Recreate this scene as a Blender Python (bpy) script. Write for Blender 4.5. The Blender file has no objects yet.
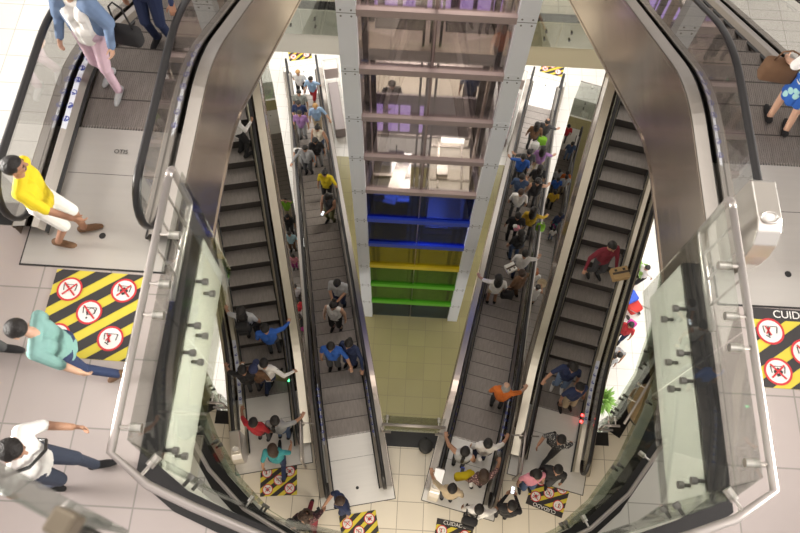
import bpy, bmesh, math, random
import numpy as np
from mathutils import Vector, Matrix
from mathutils.geometry import tessellate_polygon
random.seed(4)
C = bpy.context.scene.collection
PI = math.pi
R = math.radians
# ------------------------------------------------------------------ levels of the building (metres)
LM, L0, L1, L2 = 0.0, 7.9, 12.8, 17.7
# ------------------------------------------------------------------ camera
F = 720.738; TH = R(23.6044); YAW = R(.882); RO = R(2.4); CX = -.3676; CZ = 24.3
S_, C_ = math.sin(TH), math.cos(TH)
def ray(px, py):
    a, b = (px-400)/F, (266.5-py)/F
    r = a*math.cos(RO)-b*math.sin(RO); u = a*math.sin(RO)+b*math.cos(RO)
    d = (r, u*C_+S_, u*S_-C_)
    return (d[0]*math.cos(YAW)-d[1]*math.sin(YAW), d[0]*math.sin(YAW)+d[1]*math.cos(YAW), d[2])
def at(px, py, z):
    d = ray(px, py); t = (z-CZ)/d[2]
    return Vector((d[0]*t+CX, d[1]*t, z))
cam_d = bpy.data.cameras.new('camera'); cam = bpy.data.objects.new('camera', cam_d); C.objects.link(cam)
cam_d.sensor_width = 36; cam_d.lens = F/800*36; cam_d.clip_end = 200; cam_d.clip_start = .05
cam.matrix_world = Matrix.Translation((CX, 0, CZ)) @ Matrix.Rotation(YAW, 4, 'Z') @ Matrix.Rotation(TH, 4, 'X') @ Matrix.Rotation(RO, 4, 'Z')
cam_d.dof.use_dof = True; cam_d.dof.focus_distance = 14; cam_d.dof.aperture_fstop = 2.4
bpy.context.scene.camera = cam

# ------------------------------------------------------------------ materials
MC = {}
def mat(name, col, rough=.5, metal=0., noise=0., nscale=8., emit=None, estr=1., bump=0., stretch=None, coat=0.):
    if name in MC: return MC[name]
    m = bpy.data.materials.new(name); m.use_nodes = True; nt = m.node_tree; b = nt.nodes['Principled BSDF']
    b.inputs['Base Color'].default_value = (*col, 1); b.inputs['Roughness'].default_value = rough; b.inputs['Metallic'].default_value = metal
    b.inputs['Coat Weight'].default_value = coat
    if emit: b.inputs['Emission Color'].default_value = (*emit, 1); b.inputs['Emission Strength'].default_value = estr
    if noise or bump:
        tc = nt.nodes.new('ShaderNodeTexCoord'); mp = nt.nodes.new('ShaderNodeMapping'); n = nt.nodes.new('ShaderNodeTexNoise')
        nt.links.new(tc.outputs['Object'], mp.inputs[0]); nt.links.new(mp.outputs[0], n.inputs['Vector'])
        if stretch: mp.inputs['Scale'].default_value = stretch
        n.inputs['Scale'].default_value = nscale; n.inputs['Detail'].default_value = 4
        if noise:
            mx = nt.nodes.new('ShaderNodeMix'); mx.data_type = 'RGBA'
            mx.inputs[6].default_value = (*[max(0, c*(1-noise)) for c in col], 1); mx.inputs[7].default_value = (*[min(1, c*(1+noise)) for c in col], 1)
            nt.links.new(n.outputs['Fac'], mx.inputs[0]); nt.links.new(mx.outputs[2], b.inputs['Base Color'])
        if bump:
            bp = nt.nodes.new('ShaderNodeBump'); bp.inputs['Strength'].default_value = bump; bp.inputs['Distance'].default_value = .02
            nt.links.new(n.outputs['Fac'], bp.inputs['Height']); nt.links.new(bp.outputs[0], b.inputs['Normal'])
    MC[name] = m; return m
def tile(name, col, size, off=(0, 0), rough=.3, mortar=(.3, .28, .26), gap=.008, var=.05):
    m = bpy.data.materials.new(name); m.use_nodes = True; nt = m.node_tree; b = nt.nodes['Principled BSDF']
    g = nt.nodes.new('ShaderNodeNewGeometry'); mp = nt.nodes.new('ShaderNodeMapping'); br = nt.nodes.new('ShaderNodeTexBrick')
    mp.inputs['Location'].default_value = (off[0], off[1], 0)
    nt.links.new(g.outputs['Position'], mp.inputs[0]); nt.links.new(mp.outputs[0], br.inputs['Vector'])
    br.offset = 0; br.inputs['Scale'].default_value = 1; br.inputs['Brick Width'].default_value = size; br.inputs['Row Height'].default_value = size
    br.inputs['Mortar Size'].default_value = gap; br.inputs['Mortar Smooth'].default_value = .1; br.inputs['Bias'].default_value = 0
    br.inputs['Color1'].default_value = (*[c*(1-var) for c in col], 1); br.inputs['Color2'].default_value = (*[min(1, c*(1+var)) for c in col], 1)
    br.inputs['Mortar'].default_value = (*mortar, 1)
    n = nt.nodes.new('ShaderNodeTexNoise'); n.inputs['Scale'].default_value = 1.3; n.inputs['Detail'].default_value = 5
    nt.links.new(g.outputs['Position'], n.inputs['Vector'])
    hs = nt.nodes.new('ShaderNodeHueSaturation'); mr = nt.nodes.new('ShaderNodeMapRange')
    mr.inputs['To Min'].default_value = .93; mr.inputs['To Max'].default_value = 1.05
    nt.links.new(n.outputs['Fac'], mr.inputs[0]); nt.links.new(mr.outputs[0], hs.inputs['Value'])
    nt.links.new(br.outputs['Color'], hs.inputs['Color']); nt.links.new(hs.outputs[0], b.inputs['Base Color'])
    b.inputs['Roughness'].default_value = rough
    return m
def glass(name, tint, refl=.9, rough=.02, ior=1.45, body=0., bodycol=(.5, .55, .5)):
    m = bpy.data.materials.new(name); m.use_nodes = True; nt = m.node_tree
    for n in list(nt.nodes): nt.nodes.remove(n)
    o = nt.nodes.new('ShaderNodeOutputMaterial'); t = nt.nodes.new('ShaderNodeBsdfTransparent'); gl = nt.nodes.new('ShaderNodeBsdfGlossy')
    fr = nt.nodes.new('ShaderNodeFresnel'); mx = nt.nodes.new('ShaderNodeMixShader'); ml = nt.nodes.new('ShaderNodeMath')
    t.inputs[0].default_value = (*[math.sqrt(c) for c in tint], 1); gl.inputs['Roughness'].default_value = rough; fr.inputs['IOR'].default_value = ior
    ml.operation = 'MULTIPLY'; ml.inputs[1].default_value = refl
    nt.links.new(fr.outputs[0], ml.inputs[0]); nt.links.new(ml.outputs[0], mx.inputs[0]); nt.links.new(gl.outputs[0], mx.inputs[2])
    src = t.outputs[0]
    if body:
        df = nt.nodes.new('ShaderNodeBsdfDiffuse'); df.inputs[0].default_value = (*bodycol, 1); m2 = nt.nodes.new('ShaderNodeMixShader')
        m2.inputs[0].default_value = body; nt.links.new(t.outputs[0], m2.inputs[1]); nt.links.new(df.outputs[0], m2.inputs[2]); src = m2.outputs[0]
    nt.links.new(src, mx.inputs[1]); nt.links.new(mx.outputs[0], o.inputs[0])
    return m
steel = mat('brushed_steel', (.5, .465, .43), .32, 1., noise=.06, nscale=6, bump=.05, stretch=(1, .15, 1))
steel_b = mat('bright_steel', (.78, .75, .71), .3, 1., noise=.04, nscale=5)
pipe_m = mat('satin_pipe_steel', (.5, .46, .44), .42, .8)
clad_m = mat('bronze_steel_cladding', (.37, .315, .265), .18, .88, noise=.12, nscale=2.2, bump=.12, stretch=(1, .35, 1.6))
deckb_m = mat('beige_deck_metal', (.66, .61, .5), .3, .85, noise=.08, nscale=3)
plate_m = mat('landing_plate_metal', (.56, .535, .51), .4, .55, noise=.05, nscale=3, stretch=(.3, 6, 1))
plate0_m = mat('lit_landing_plate', (.76, .74, .71), .4, .45, noise=.05, nscale=3, stretch=(.3, 6, 1))  # lit copy of the landing plate metal, brighter light put into the colour
rub = mat('black_rubber', (.012, .011, .012), .35)
tread_m = mat('step_tread_metal', (.28, .25, .232), .45, .45, noise=.3, nscale=9, stretch=(2.5, .5, 1))
riser_m = mat('step_riser_metal', (.07, .062, .058), .5, .3)
kerb_m = mat('black_granite_kerb', (.012, .011, .012), .4, noise=.3, nscale=30)
fasc_m = mat('cream_fascia_paint', (.86, .84, .78), .5)
side_m = mat('dark_olive_edge', (.11, .12, .09), .3)
sand_m = mat('sand_fascia_paint', (.74, .66, .46), .5)
white_m = mat('white_paint', (.82, .8, .76), .45)
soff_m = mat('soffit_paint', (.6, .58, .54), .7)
black_m = mat('black_plastic', (.015, .015, .016), .4)
dark_m = mat('dark_grey_metal', (.12, .115, .11), .35, .6)
grey_m = mat('grey_paint', (.35, .35, .36), .5)
alum_m = mat('pale_blue_grey_panel', (.84, .87, .92), .5, .0)
pink_m = mat('rosy_grey_steel', (.42, .335, .325), .4, .1, noise=.06)
bolt_m = mat('bolt_steel', (.2, .2, .2), .4, .8)
sticker_m = mat('white_sticker', (.72, .75, .84), .5)
blue_ink = mat('blue_ink', (.06, .09, .42), .5)
yel_m = mat('hazard_yellow', (.68, .56, .05), .55); blk_m = mat('hazard_black', (.03, .026, .028), .55)
red_m = mat('sign_red', (.6, .03, .04), .5); wht_m = mat('sign_white', (.82, .78, .76), .5)
g_clear = glass('clear_balustrade_glass', (.86, .9, .87), .75, ior=1.4)
g_rail = glass('greenish_guard_glass', (.86, .89, .85), .5, ior=1.4)
g_dark = glass('dark_green_guard_glass', (.6, .66, .57), .22, ior=1.4)
g_esc = glass('escalator_side_glass', (.84, .84, .82), .5, ior=1.4)
g_facing = glass('facing_glass', (.9, .94, .9), .5, ior=1.4)

# ------------------------------------------------------------------ object helpers
def link(name, me, mats, parent=None):
    o = bpy.data.objects.new(name, me); C.objects.link(o)
    if mats is not None:
        for m in (mats if isinstance(mats, (list, tuple)) else [mats]): me.materials.append(m)
    if parent: o.parent = parent
    return o
def tag(o, label=None, cat=None, group=None, kind=None):
    if label: o['label'] = label
    if cat: o['category'] = cat
    if group: o['group'] = group
    if kind: o['kind'] = kind
    return o
def empty(name, loc, az=0., label=None, cat=None, group=None):
    o = bpy.data.objects.new(name, None); C.objects.link(o); o.location = loc; o.rotation_euler = (0, 0, az)
    o.empty_display_size = .2
    return tag(o, label, cat, group)
class MB:
    "collects faces into one mesh"
    def __init__(s): s.v = []; s.f = []; s.mi = []; s.cur = 0
    def add(s, vs, fs):
        n = len(s.v); s.v += [tuple(v) for v in vs]; s.f += [tuple(i+n for i in f) for f in fs]; s.mi += [s.cur]*len(fs); return s
    def box(s, c, d, rz=0., rx=0.):
        hx, hy, hz = d[0]/2, d[1]/2, d[2]/2
        M = Matrix.Translation(c) @ Matrix.Rotation(rz, 4, 'Z') @ Matrix.Rotation(rx, 4, 'X')
        vs = [M @ Vector((x*hx, y*hy, z*hz)) for x in (-1, 1) for y in (-1, 1) for z in (-1, 1)]
        return s.add(vs, [(0, 1, 3, 2), (4, 6, 7, 5), (0, 4, 5, 1), (2, 3, 7, 6), (0, 2, 6, 4), (1, 5, 7, 3)])
    def tube(s, pts, r, n=10, caps=True, rad=None):
        pts = [Vector(p) for p in pts]; rings = []
        up = None
        for i, p in enumerate(pts):
            t = (pts[min(i+1, len(pts)-1)]-pts[max(i-1, 0)]).normalized()
            if up is None:
                up = Vector((0, 0, 1)) if abs(t.z) < .9 else Vector((1, 0, 0))
            a = up - t*up.dot(t)
            if a.length < 1e-4: a = Vector((1, 0, 0)) - t*t.x
            a.normalize(); up = a; b = t.cross(a)
            rr = rad[i] if rad else r
            rings.append([p+(a*math.cos(2*PI*k/n)+b*math.sin(2*PI*k/n))*rr for k in range(n)])
        vs = [v for q in rings for v in q]; fs = []
        for i in range(len(pts)-1):
            for k in range(n): fs.append((i*n+k, i*n+(k+1) % n, (i+1)*n+(k+1) % n, (i+1)*n+k))
        if caps: fs.append(tuple(reversed(range(n)))); fs.append(tuple((len(pts)-1)*n+k for k in range(n)))
        return s.add(vs, fs)
    def disc(s, c, r, n=20, r0=0., z=None):
        if r0: 
            vs = [(c[0]+q*math.cos(2*PI*k/n), c[1]+q*math.sin(2*PI*k/n), c[2]) for q in (r0, r) for k in range(n)]
            return s.add(vs, [(k, n+k, n+(k+1) % n, (k+1) % n) for k in range(n)])
        return s.add([(c[0]+r*math.cos(2*PI*k/n), c[1]+r*math.sin(2*PI*k/n), c[2]) for k in range(n)], [tuple(range(n))])
    def lathe(s, prof, c=(0, 0, 0), n=24):
        vs = [(c[0]+r*math.cos(2*PI*k/n), c[1]+r*math.sin(2*PI*k/n), c[2]+z) for r, z in prof for k in range(n)]
        fs = [(i*n+k, i*n+(k+1) % n, (i+1)*n+(k+1) % n, (i+1)*n+k) for i in range(len(prof)-1) for k in range(n)]
        return s.add(vs, fs)
    def ell(s, c, d, n=14, m=9, M=None):
        vs = []; fs = []
        for i in range(m+1):
            ph = PI*i/m
            for k in range(n):
                v = Vector((d[0]*math.sin(ph)*math.cos(2*PI*k/n), d[1]*math.sin(ph)*math.sin(2*PI*k/n), d[2]*math.cos(ph)))+Vector(c)
                vs.append(M @ v if M else v)
        for i in range(m):
            for k in range(n): fs.append((i*n+k, (i+1)*n+k, (i+1)*n+(k+1) % n, i*n+(k+1) % n))
        return s.add(vs, fs)
    def sweep(s, prof, path, closed=False):
        "prof: list of (u,h); path: list of (t, z)->(y,z); u is sideways"
        n = len(prof); vs = [(u, t, z+h) for t, z in path for u, h in prof]; fs = []
        for i in range(len(path)-1):
            for k in range(n if closed else n-1): fs.append((i*n+k, (i+1)*n+k, (i+1)*n+(k+1) % n, i*n+(k+1) % n))
        if closed: fs.append(tuple(range(n))); fs.append(tuple(reversed([(len(path)-1)*n+k for k in range(n)])))
        return s.add(vs, fs)
    def mesh(s, name, smooth=False):
        me = bpy.data.meshes.new(name); me.from_pydata(s.v, [], s.f); me.polygons.foreach_set('material_index', s.mi)
        if smooth: me.polygons.foreach_set('use_smooth', [True]*len(s.f))
        me.update(); return me
    def build(s, name, mats, parent=None, smooth=False, bevel=0., fixn=True):
        me = s.mesh(name, smooth)
        if fixn or bevel:
            bm = bmesh.new(); bm.from_mesh(me)
            if fixn: bmesh.ops.recalc_face_normals(bm, faces=bm.faces)
            if bevel: bmesh.ops.bevel(bm, geom=[e for e in bm.edges], offset=bevel, segments=2, affect='EDGES', profile=.5)
            bm.to_mesh(me); bm.free()
        return link(name, me, mats, parent)
def slab(name, outer, holes, ztop, thick, m_top, m_side, m_bot):
    loops = [outer]+holes
    tris = tessellate_polygon([[Vector((x, y, 0)) for x, y in lp] for lp in loops])
    flat = [p for lp in loops for p in lp]; n = len(flat)
    v = [(x, y, ztop) for x, y in flat]+[(x, y, ztop-thick) for x, y in flat]
    f = []; mi = []
    for t in tris:
        a, b, c = [Vector((*flat[i], 0)) for i in t]
        t = t if (b-a).cross(c-a).z > 0 else (t[0], t[2], t[1])
        f.append(tuple(t)); mi.append(0); f.append(tuple(i+n for i in reversed(t))); mi.append(2)
    k0 = 0
    for lp in loops:
        for k in range(len(lp)):
            a, b = k0+k, k0+(k+1) % len(lp); f.append((a, b, b+n, a+n)); mi.append(1)
        k0 += len(lp)
    me = bpy.data.meshes.new(name); me.from_pydata(v, [], f); me.polygons.foreach_set('material_index', mi); me.update()
    return tag(link(name, me, [m_top, m_side, m_bot]), kind='structure')

# ------------------------------------------------------------------ floors
t_L2 = tile('pinkish_porcelain_tile', (.465, .405, .39), .66, (-.04+.66*6, -.46+.66*6), .22)
t_L1 = tile('white_porcelain_tile', (.8, .78, .74), .65, (0, 0), .25, (.5, .48, .45))
t_L0 = tile('cream_porcelain_tile', (.72, .66, .555), .57, (-4.33+.57*20, -1.6+.57*20), .25, (.36, .32, .26))
t_LM = tile('bright_floor_tile', (.78, .76, .72), .6, (0, 0), .25, (.5, .48, .45))
t_olive = tile('olive_beige_tile', (.39, .35, .17), .6, (.1, .2), .3, (.3, .27, .15))
def arc(pts): return pts
# lower ground floor with the two wells of the escalators that go further down
AZL = R(15)
def low_pt(side, t, u):   # along the low escalators, u sideways (outwards positive)
    return (side*(3.25 + math.sin(AZL)*t + math.cos(AZL)*u), 4.4 + math.cos(AZL)*t - math.sin(AZL)*u)
WT = 14.5
wells = [[low_pt(sd, .2, -.8), low_pt(sd, .2, .8), low_pt(sd, WT, .8), low_pt(sd, WT, -.8)] for sd in (-1, 1)]
slab('floor_lower', [(-26, -14), (26, -14), (26, 40), (-26, 40)], wells, LM, 1.2, t_LM, fasc_m, soff_m)
# the olive tiled court around the lift
oc = MB(); oc.add([(-2.6, 2.5, .004), (2.6, 2.5, .004), (5.0, 15.2, .004), (-5.0, 15.2, .004)], [(0, 1, 2, 3)])
tag(oc.build('floor_lower_court', t_olive, fixn=False), kind='structure')
slab('floor_basement', [(-26, -20), (26, -20), (26, 40), (-26, 40)], [], -9.8, .4, t_olive, fasc_m, soff_m)
H0 = [(-4.45, 3.35), (-2.3, 3.35), (-2.2, 3.0), (-.62, 3.0), (-.6, 3.1), (.6, 3.1), (.62, 3.0), (2.2, 3.0), (2.3, 3.35), (4.45, 3.35), (5.5, 5.0), (6.05, 6.4), (6.5, 8.2), (7.9, 15.25), (1.75, 15.25), (1.75, 12.3), (-1.75, 12.3), (-1.75, 15.25), (-7.9, 15.25), (-6.5, 8.2), (-6.05, 6.4), (-5.5, 5.0)]
slab('floor_middle', [(-26, -14), (26, -14), (26, 40), (-26, 40)], [H0], L0, .9, t_L0, side_m, soff_m)
for k_, (xa, xb, mm) in enumerate(((-7.9, -1.75, fasc_m), (1.75, 7.9, sand_m))):
    tag(MB().box(((xa+xb)/2, 15.23, L0-.97), (xb-xa, .05, 1.9)).build('trim_%d' % (20+k_), mm), kind='structure')
def mirror(ps): return ps+[(-x, y) for x, y in reversed(ps)]
U1 = [(.5, .3), (1.15, .4), (1.75, .58), (2.35, .88), (2.9, 1.36), (3.42, 2.05), (3.9, 2.95), (4.35, 4.0), (4.9, 5.6), (5.4, 7.6), (5.7, 9.7), (1.75, 9.7), (1.75, 9.65)]
U1 = U1[:-2]
H1 = U1+[(5.7, 26), (-5.7, 26)]+[(-x, y) for x, y in reversed(U1)]
slab('floor_ring', [(-26, -14), (26, -14), (26, 40), (-26, 40)], [H1], L1, .9, t_L1, white_m, soff_m)
slab('floor_ring_lobby', [(-1.75, 9.75), (1.75, 9.75), (1.75, 26), (-1.75, 26)], [], L1, .35, tile('lobby_cream_tile', (.66, .58, .45), .9, (0, 0), .6, (.4, .35, .28)), white_m, soff_m)
KX = 2.43
U2 = [(.55, .2), (1.2, .3), (1.8, .5), (2.15, .63), (KX, .82)]
front2 = U2+[(KX, 3.1), (4.3, 3.1), (4.3, 3.35), (26, 3.35), (26, -14)]
poly2 = [(-x, y) for x, y in front2]
outer2 = front2+[(-x, y) for x, y in reversed(front2)]
slab('floor_upper', outer2, [], L2, 1.0, t_L2, fasc_m, soff_m)
slab('floor_viewing', [(-3.2, -9), (3.2, -9), (3.2, -.12), (-3.2, -.12)], [], 21.95, .4, t_L2, fasc_m, soff_m)
slab('ceiling', [(-26, -14), (26, -14), (26, 40), (-26, 40)], [], 33.2, .2, white_m, white_m, white_m)

# black kerb strips along the open edges (with cream facing below)
def kerb(name, pts, width, z, out):
    "flat dark strip along an open polyline, width to the side 'out' (+1 = left of travel)"
    mb = MB(); L = len(pts); inn = []; o2 = []
    for i, p in enumerate(pts):
        p = Vector(p); a = Vector(pts[max(i-1, 0)]); b = Vector(pts[min(i+1, L-1)])
        d1 = (p-a).normalized() if i > 0 else (b-p).normalized(); d2 = (b-p).normalized() if i < L-1 else d1
        n = (Vector((-d1.y, d1.x))+Vector((-d2.y, d2.x))).normalized(); k = 1/max(.4, n.dot(Vector((-d2.y, d2.x))))
        inn.append(p); o2.append(p+n*width*out*k)
    vs = [(q.x, q.y, z+.006) for q in inn]+[(q.x, q.y, z+.006) for q in o2]+[(q.x, q.y, z-.05) for q in inn]+[(q.x, q.y, z-.05) for q in o2]
    fs = []
    for i in range(L-1):
        fs += [(i, i+1, L+i+1, L+i), (i, 2*L+i, 2*L+i+1, i+1), (L+i, L+i+1, 3*L+i+1, 3*L+i)]
    fs += [(0, L, 3*L, 2*L), (L-1, 3*L-1, 4*L-1, 2*L-1)]
    mb.add(vs, fs)
    return tag(mb.build(name, kerb_m), kind='structure')
kerb('trim_1', [(-KX, 3.1)]+[(-x, y) for x, y in reversed(U2)]+U2+[(KX, 3.1)], .2, L2, -1)
kerb('trim_2', [(-x, y) for x, y in reversed(U1)]+U1, .3, L1, -1)
kerb('trim_3', [(4.45, 3.4), (5.5, 5.0), (6.05, 6.4), (6.5, 8.2), (7.9, 15.25), (1.75, 15.25)], .3, L0, -1)
kerb('trim_4', [(-1.75, 15.25), (-7.9, 15.25), (-6.5, 8.2), (-6.05, 6.4), (-5.5, 5.0), (-4.45, 3.4)], .3, L0, -1)
kerb('trim_5', [(-.64, 3.11), (.66, 3.11)], .34, L0, -1)
kerb('trim_6', [(-4.45, 3.35), (-4.1, 3.35)], .3, L0, -1)
kerb('trim_7', [(4.1, 3.35), (4.45, 3.35)], .3, L0, -1)
kerb('trim_8', [(-26, 3.35), (-4.3, 3.35)], .25, L2, -1)

# ------------------------------------------------------------------ escalators
K30 = math.tan(R(30))
def ramp(t, a=.55): return 0 if t < -a else (t if t > a else (t+a)**2/(4*a))
class Esc:
    pass
STEPMESH = {}
def step_mesh(w):
    if w in STEPMESH: return STEPMESH[w]
    mb = MB(); d = .402; n = int(w*2/.022)
    # ribbed tread made of fine ridges, with a riser plate and side cheeks below
    vs = []; fs = []
    for k in range(n):
        x0 = -w+2*w*k/n; x1 = x0+2*w/n*.72; x2 = -w+2*w*(k+1)/n
        b = len(vs)
        vs += [(x0, -d/2, 0), (x1, -d/2, 0), (x1, d/2, 0), (x0, d/2, 0), (x1, -d/2, -.004), (x2, -d/2, -.004), (x2, d/2, -.004), (x1, d/2, -.004)]
        fs += [(b, b+1, b+2, b+3), (b+4, b+5, b+6, b+7)]
    mb.add(vs, fs); mb.cur = 1
    mb.box((0, -d/2+.012, -.13), (2*w, .02, .25)); mb.box((0, d/2-.012, -.13), (2*w, .02, .25))
    mb.box((0, d/2-.006, .001), (2*w, .014, .004))
    me = mb.mesh('step'); me.materials.append(tread_m); me.materials.append(riser_m); STEPMESH[w] = me
    return me
def make_esc(loc, az, sgn, H, w, label, deck_u=.38, rail_u=.17, clad_h=1.35, deckmat=None, stick=False, t_end=None, rail_h=.93, cladmat=None, near_ext=1.25, plate=1.6, far_plate=1.6, plate_half=None, clad_sides=(-1, 1), name='escalator', steps_range=None):
    e = Esc(); e.loc = Vector(loc); e.az = az; e.sgn = sgn; e.w = w; e.H = H
    t1 = .9; t2 = t1+H/K30; T = t2+.9; e.T = T
    zp = lambda t: sgn*K30*(ramp(t-t1)-ramp(t-t2)); e.zp = zp
    root = empty(name, loc, -az, label, 'escalator', 'escalators of the atrium'); e.root = root
    TE = T if t_end is None else t_end
    st = step_mesh(w)
    i = 0
    while .2+.4*i < TE:
        t = .2+.4*i; z = zp(t)
        e.last = t
        o = bpy.data.objects.new('step', st); C.objects.link(o); o.parent = root; o.location = (0, t, z-.004); i += 1
    ts = [-near_ext+.15*k for k in range(int((TE+(1.25 if t_end is None else 0)+near_ext)/.15)+1)]
    path = [(t, zp(t)) for t in ts]
    dm = deckmat or steel
    for s in (-1, 1):
        mb = MB()
        mb.sweep([(s*(w+.012), -.3), (s*(w+.012), .1), (s*(w+.05), .17), (s*(rail_u+w-.035), .2), (s*(rail_u+w-.035), .17)], path)
        mb.sweep([(s*(rail_u+w+.035), .17), (s*(rail_u+w+.035), .2), (s*(w+deck_u), .17), (s*(w+deck_u), .1)], path)
        mb.build('deck', dm, root)
        mb = MB(); mb.sweep([(s*(w+.012), .1), (s*(w+.008), .1), (s*(w-.015), .085), (s*(w-.015), .06), (s*(w+.01), .05)], path); mb.build('skirt_brush', black_m, root)
        # glass side and handrail with rounded newels
        r = (rail_h-.22)/2; hc = .22+r
        a0, a1 = -near_ext+.28, TE+(1.0 if t_end is None else 0)
        gp = []; 
        for t in [a0+.0+k*(a1-a0)/90 for k in range(91)]:
            gp.append((t, zp(t)+.17, zp(t)+rail_h-.03))
        endl = [(a0-r*math.sin(q), zp(a0)+hc+(r-.03)*math.cos(q)*1.0) for q in [PI*k/12 for k in range(13)]]
        prof = [(t, zt) for t, zb, zt in gp]
        if t_end is None:
            prof += [(a1+r*math.sin(q), zp(a1)+hc+(r-.03)*math.cos(q)) for q in [PI*k/12 for k in range(1, 12)]]
        prof += [(t, zb) for t, zb, zt in reversed(gp)]
        prof += list(reversed(endl[1:-1]))
        # strip form: outline polygon extruded a little
        n = len(prof); u = s*(w+rail_u)
        mb = MB()
        m_ = len(gp)
        vs = []; fs = []
        rows = [(t, zb, zt) for t, zb, zt in gp]
        rows = [(a0-r*math.sin(q), zp(a0)+hc-(r-.03)*math.cos(q), zp(a0)+hc+(r-.03)*math.cos(q)) for q in [PI/2*k/6 for k in range(6, 0, -1)]]+rows
        if t_end is None:
            rows += [(a1+r*math.sin(q), zp(a1)+hc-(r-.03)*math.cos(q), zp(a1)+hc+(r-.03)*math.cos(q)) for q in [PI/2*k/6 for k in range(1, 7)]]
        for t, zb, zt in rows:
            vs += [(u-.006, t, zb), (u-.006, t, zt), (u+.006, t, zt), (u+.006, t, zb)]
        for k in range(len(rows)-1):
            for q in range(4): fs.append((4*k+q, 4*k+(q+1) % 4, 4*k+4+(q+1) % 4, 4*k+4+q))
        mb.add(vs, fs); mb.build('glass_panel', g_esc, root)
        hp = [(u, a0-r*math.sin(q), zp(a0)+hc+r*math.cos(q)) for q in [PI*k/10 for k in range(10, 0, -1)]]
        hp += [(u, t, zt+.03) for t, zb, zt in gp]
        if t_end is None: hp += [(u, a1+r*math.sin(q), zp(a1)+hc+r*math.cos(q)) for q in [PI*k/10 for k in range(1, 11)]]
        mb = MB()
        n = 10
        vs = []; fs = []
        for k, p in enumerate(hp):
            p = Vector(p); tt = (Vector(hp[min(k+1, len(hp)-1)])-Vector(hp[max(k-1, 0)])).normalized(); nn = Vector((1, 0, 0)).cross(tt).normalized()
            for q in range(n):
                a = 2*PI*q/n; vs.append(p+Vector((1, 0, 0))*.042*math.cos(a)+nn*.026*math.sin(a))
        for k in range(len(hp)-1):
            for q in range(n): fs.append((k*n+q, k*n+(q+1) % n, (k+1)*n+(q+1) % n, (k+1)*n+q))
        fs += [tuple(range(n)), tuple(reversed([(len(hp)-1)*n+q for q in range(n)]))]
        mb.add(vs, fs); mb.build('handrail', rub, root, smooth=True)
        if stick:
            mb = MB(); L_ = 1.45; s0 = -.15
            mb.sweep([(s*(w+.052), .178), (s*(rail_u+w-.04), .203)], [(t, zp(t)) for t in [s0+L_*k/10 for k in range(11)]])
            so = mb.build('sticker_strip', sticker_m, root); so['label'] = 'white sticker strip with blue safety pictograms'
            rr = random.Random(3); uc = s*(w+(.052+rail_u-.04)/2)
            for k in range(8):
                t = s0+.12+k*.17; z = zp(t)+.195; mb = MB()
                mb.disc((uc, t, z+.004), .036, 14, .026)
                mb.box((uc+rr.uniform(-.01, .01), t+rr.uniform(-.01, .01), z+.003), (.012, .06, .003), rz=rr.uniform(-1, 1))
                mb.box((uc+.005, t-.014, z+.003), (.06, .009, .003), rz=rr.uniform(-.6, .6))
                mb.build('pictogram', blue_ink, so)
    # truss cladding: both sides and the underside, hollow box with turned edges
    mb = MB(); U = w+deck_u
    tsl = [t for t in ts]
    pl = [(t, zp(t)) for t in tsl]
    cl = clad_h
    mb.sweep([(-U, .165), (-U, -cl), (U, -cl), (U, .165)], pl)
    for q in (0, -1):
        t, z = pl[q]; mb.add([(-U, t, z+.165), (-U, t, z-cl), (U, t, z-cl), (U, t, z+.165)] if False else [(-U, t, z-.02), (-U, t, z-cl), (U, t, z-cl), (U, t, z-.02)], [(0, 1, 2, 3)])
    for s in (-1, 1):
        mb.sweep([(s*(U+.004), .16), (s*(U+.014), .16), (s*(U+.014), .12), (s*(U+.004), .12)], pl, True)
        mb.sweep([(s*(U-.01), -cl), (s*(U+.014), -cl), (s*(U+.014), -cl+.04), (s*(U-.01), -cl+.04)], pl, True)
    mb.build('cladding', cladmat or clad_m, root)
    # landing plates
    ph = plate_half or (w+deck_u)
    def plate_at(a, b, z):
        mb = MB(); mb.box((0, (a+b)/2, z-.02), (2*ph, b-a, .05)); mb.cur = 1
        e_ = b if b <= .02 else a
        for k in range(int(2*w/.03)): mb.box((-w+.015+.03*k, e_+(.012 if b <= .02 else -.012), z-.0), (.012, .05, .008))
        mb.cur = 2; q = a if b <= .02 else b
        mb.box((0, (a+b)/2, z-.021), (2*ph+.03, b-a+.03, .046))
        mb.box((0, (a+b)/2+(.25 if b <= .02 else -.25), z+.0045), (2*w, .006, .002)) 
        mb.disc((.05*w, a+.35 if b <= .02 else b-.35, z+.0065), .035, 12)
        return mb.build('landing_plate', [plate_m if loc[2] > 15 else plate0_m, steel, black_m], root)
    p = plate_at(-plate, .0, 0)
    if t_end is None: plate_at(T, T+far_plate, zp(T))
    return e
def text(name, s, size, m, parent, loc, rz=0., ext=.001, rx=0.):
    cu = bpy.data.curves.new(name, 'FONT'); cu.body = s; cu.size = size; cu.align_x = 'CENTER'; cu.align_y = 'CENTER'; cu.extrude = ext
    o = bpy.data.objects.new(name, cu); C.objects.link(o); dg = bpy.context.evaluated_depsgraph_get()
    me = bpy.data.meshes.new_from_object(o.evaluated_get(dg)); bpy.data.objects.remove(o)
    me.materials.clear()
    q = link(name, me, m, parent); q.location = loc; q.rotation_euler = (rx, 0, rz); return q
bold_m = mat('letter_white', (.85, .83, .8), .5)
AZI = R(12.6); AZO = R(12.6)
ES = {}
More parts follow.
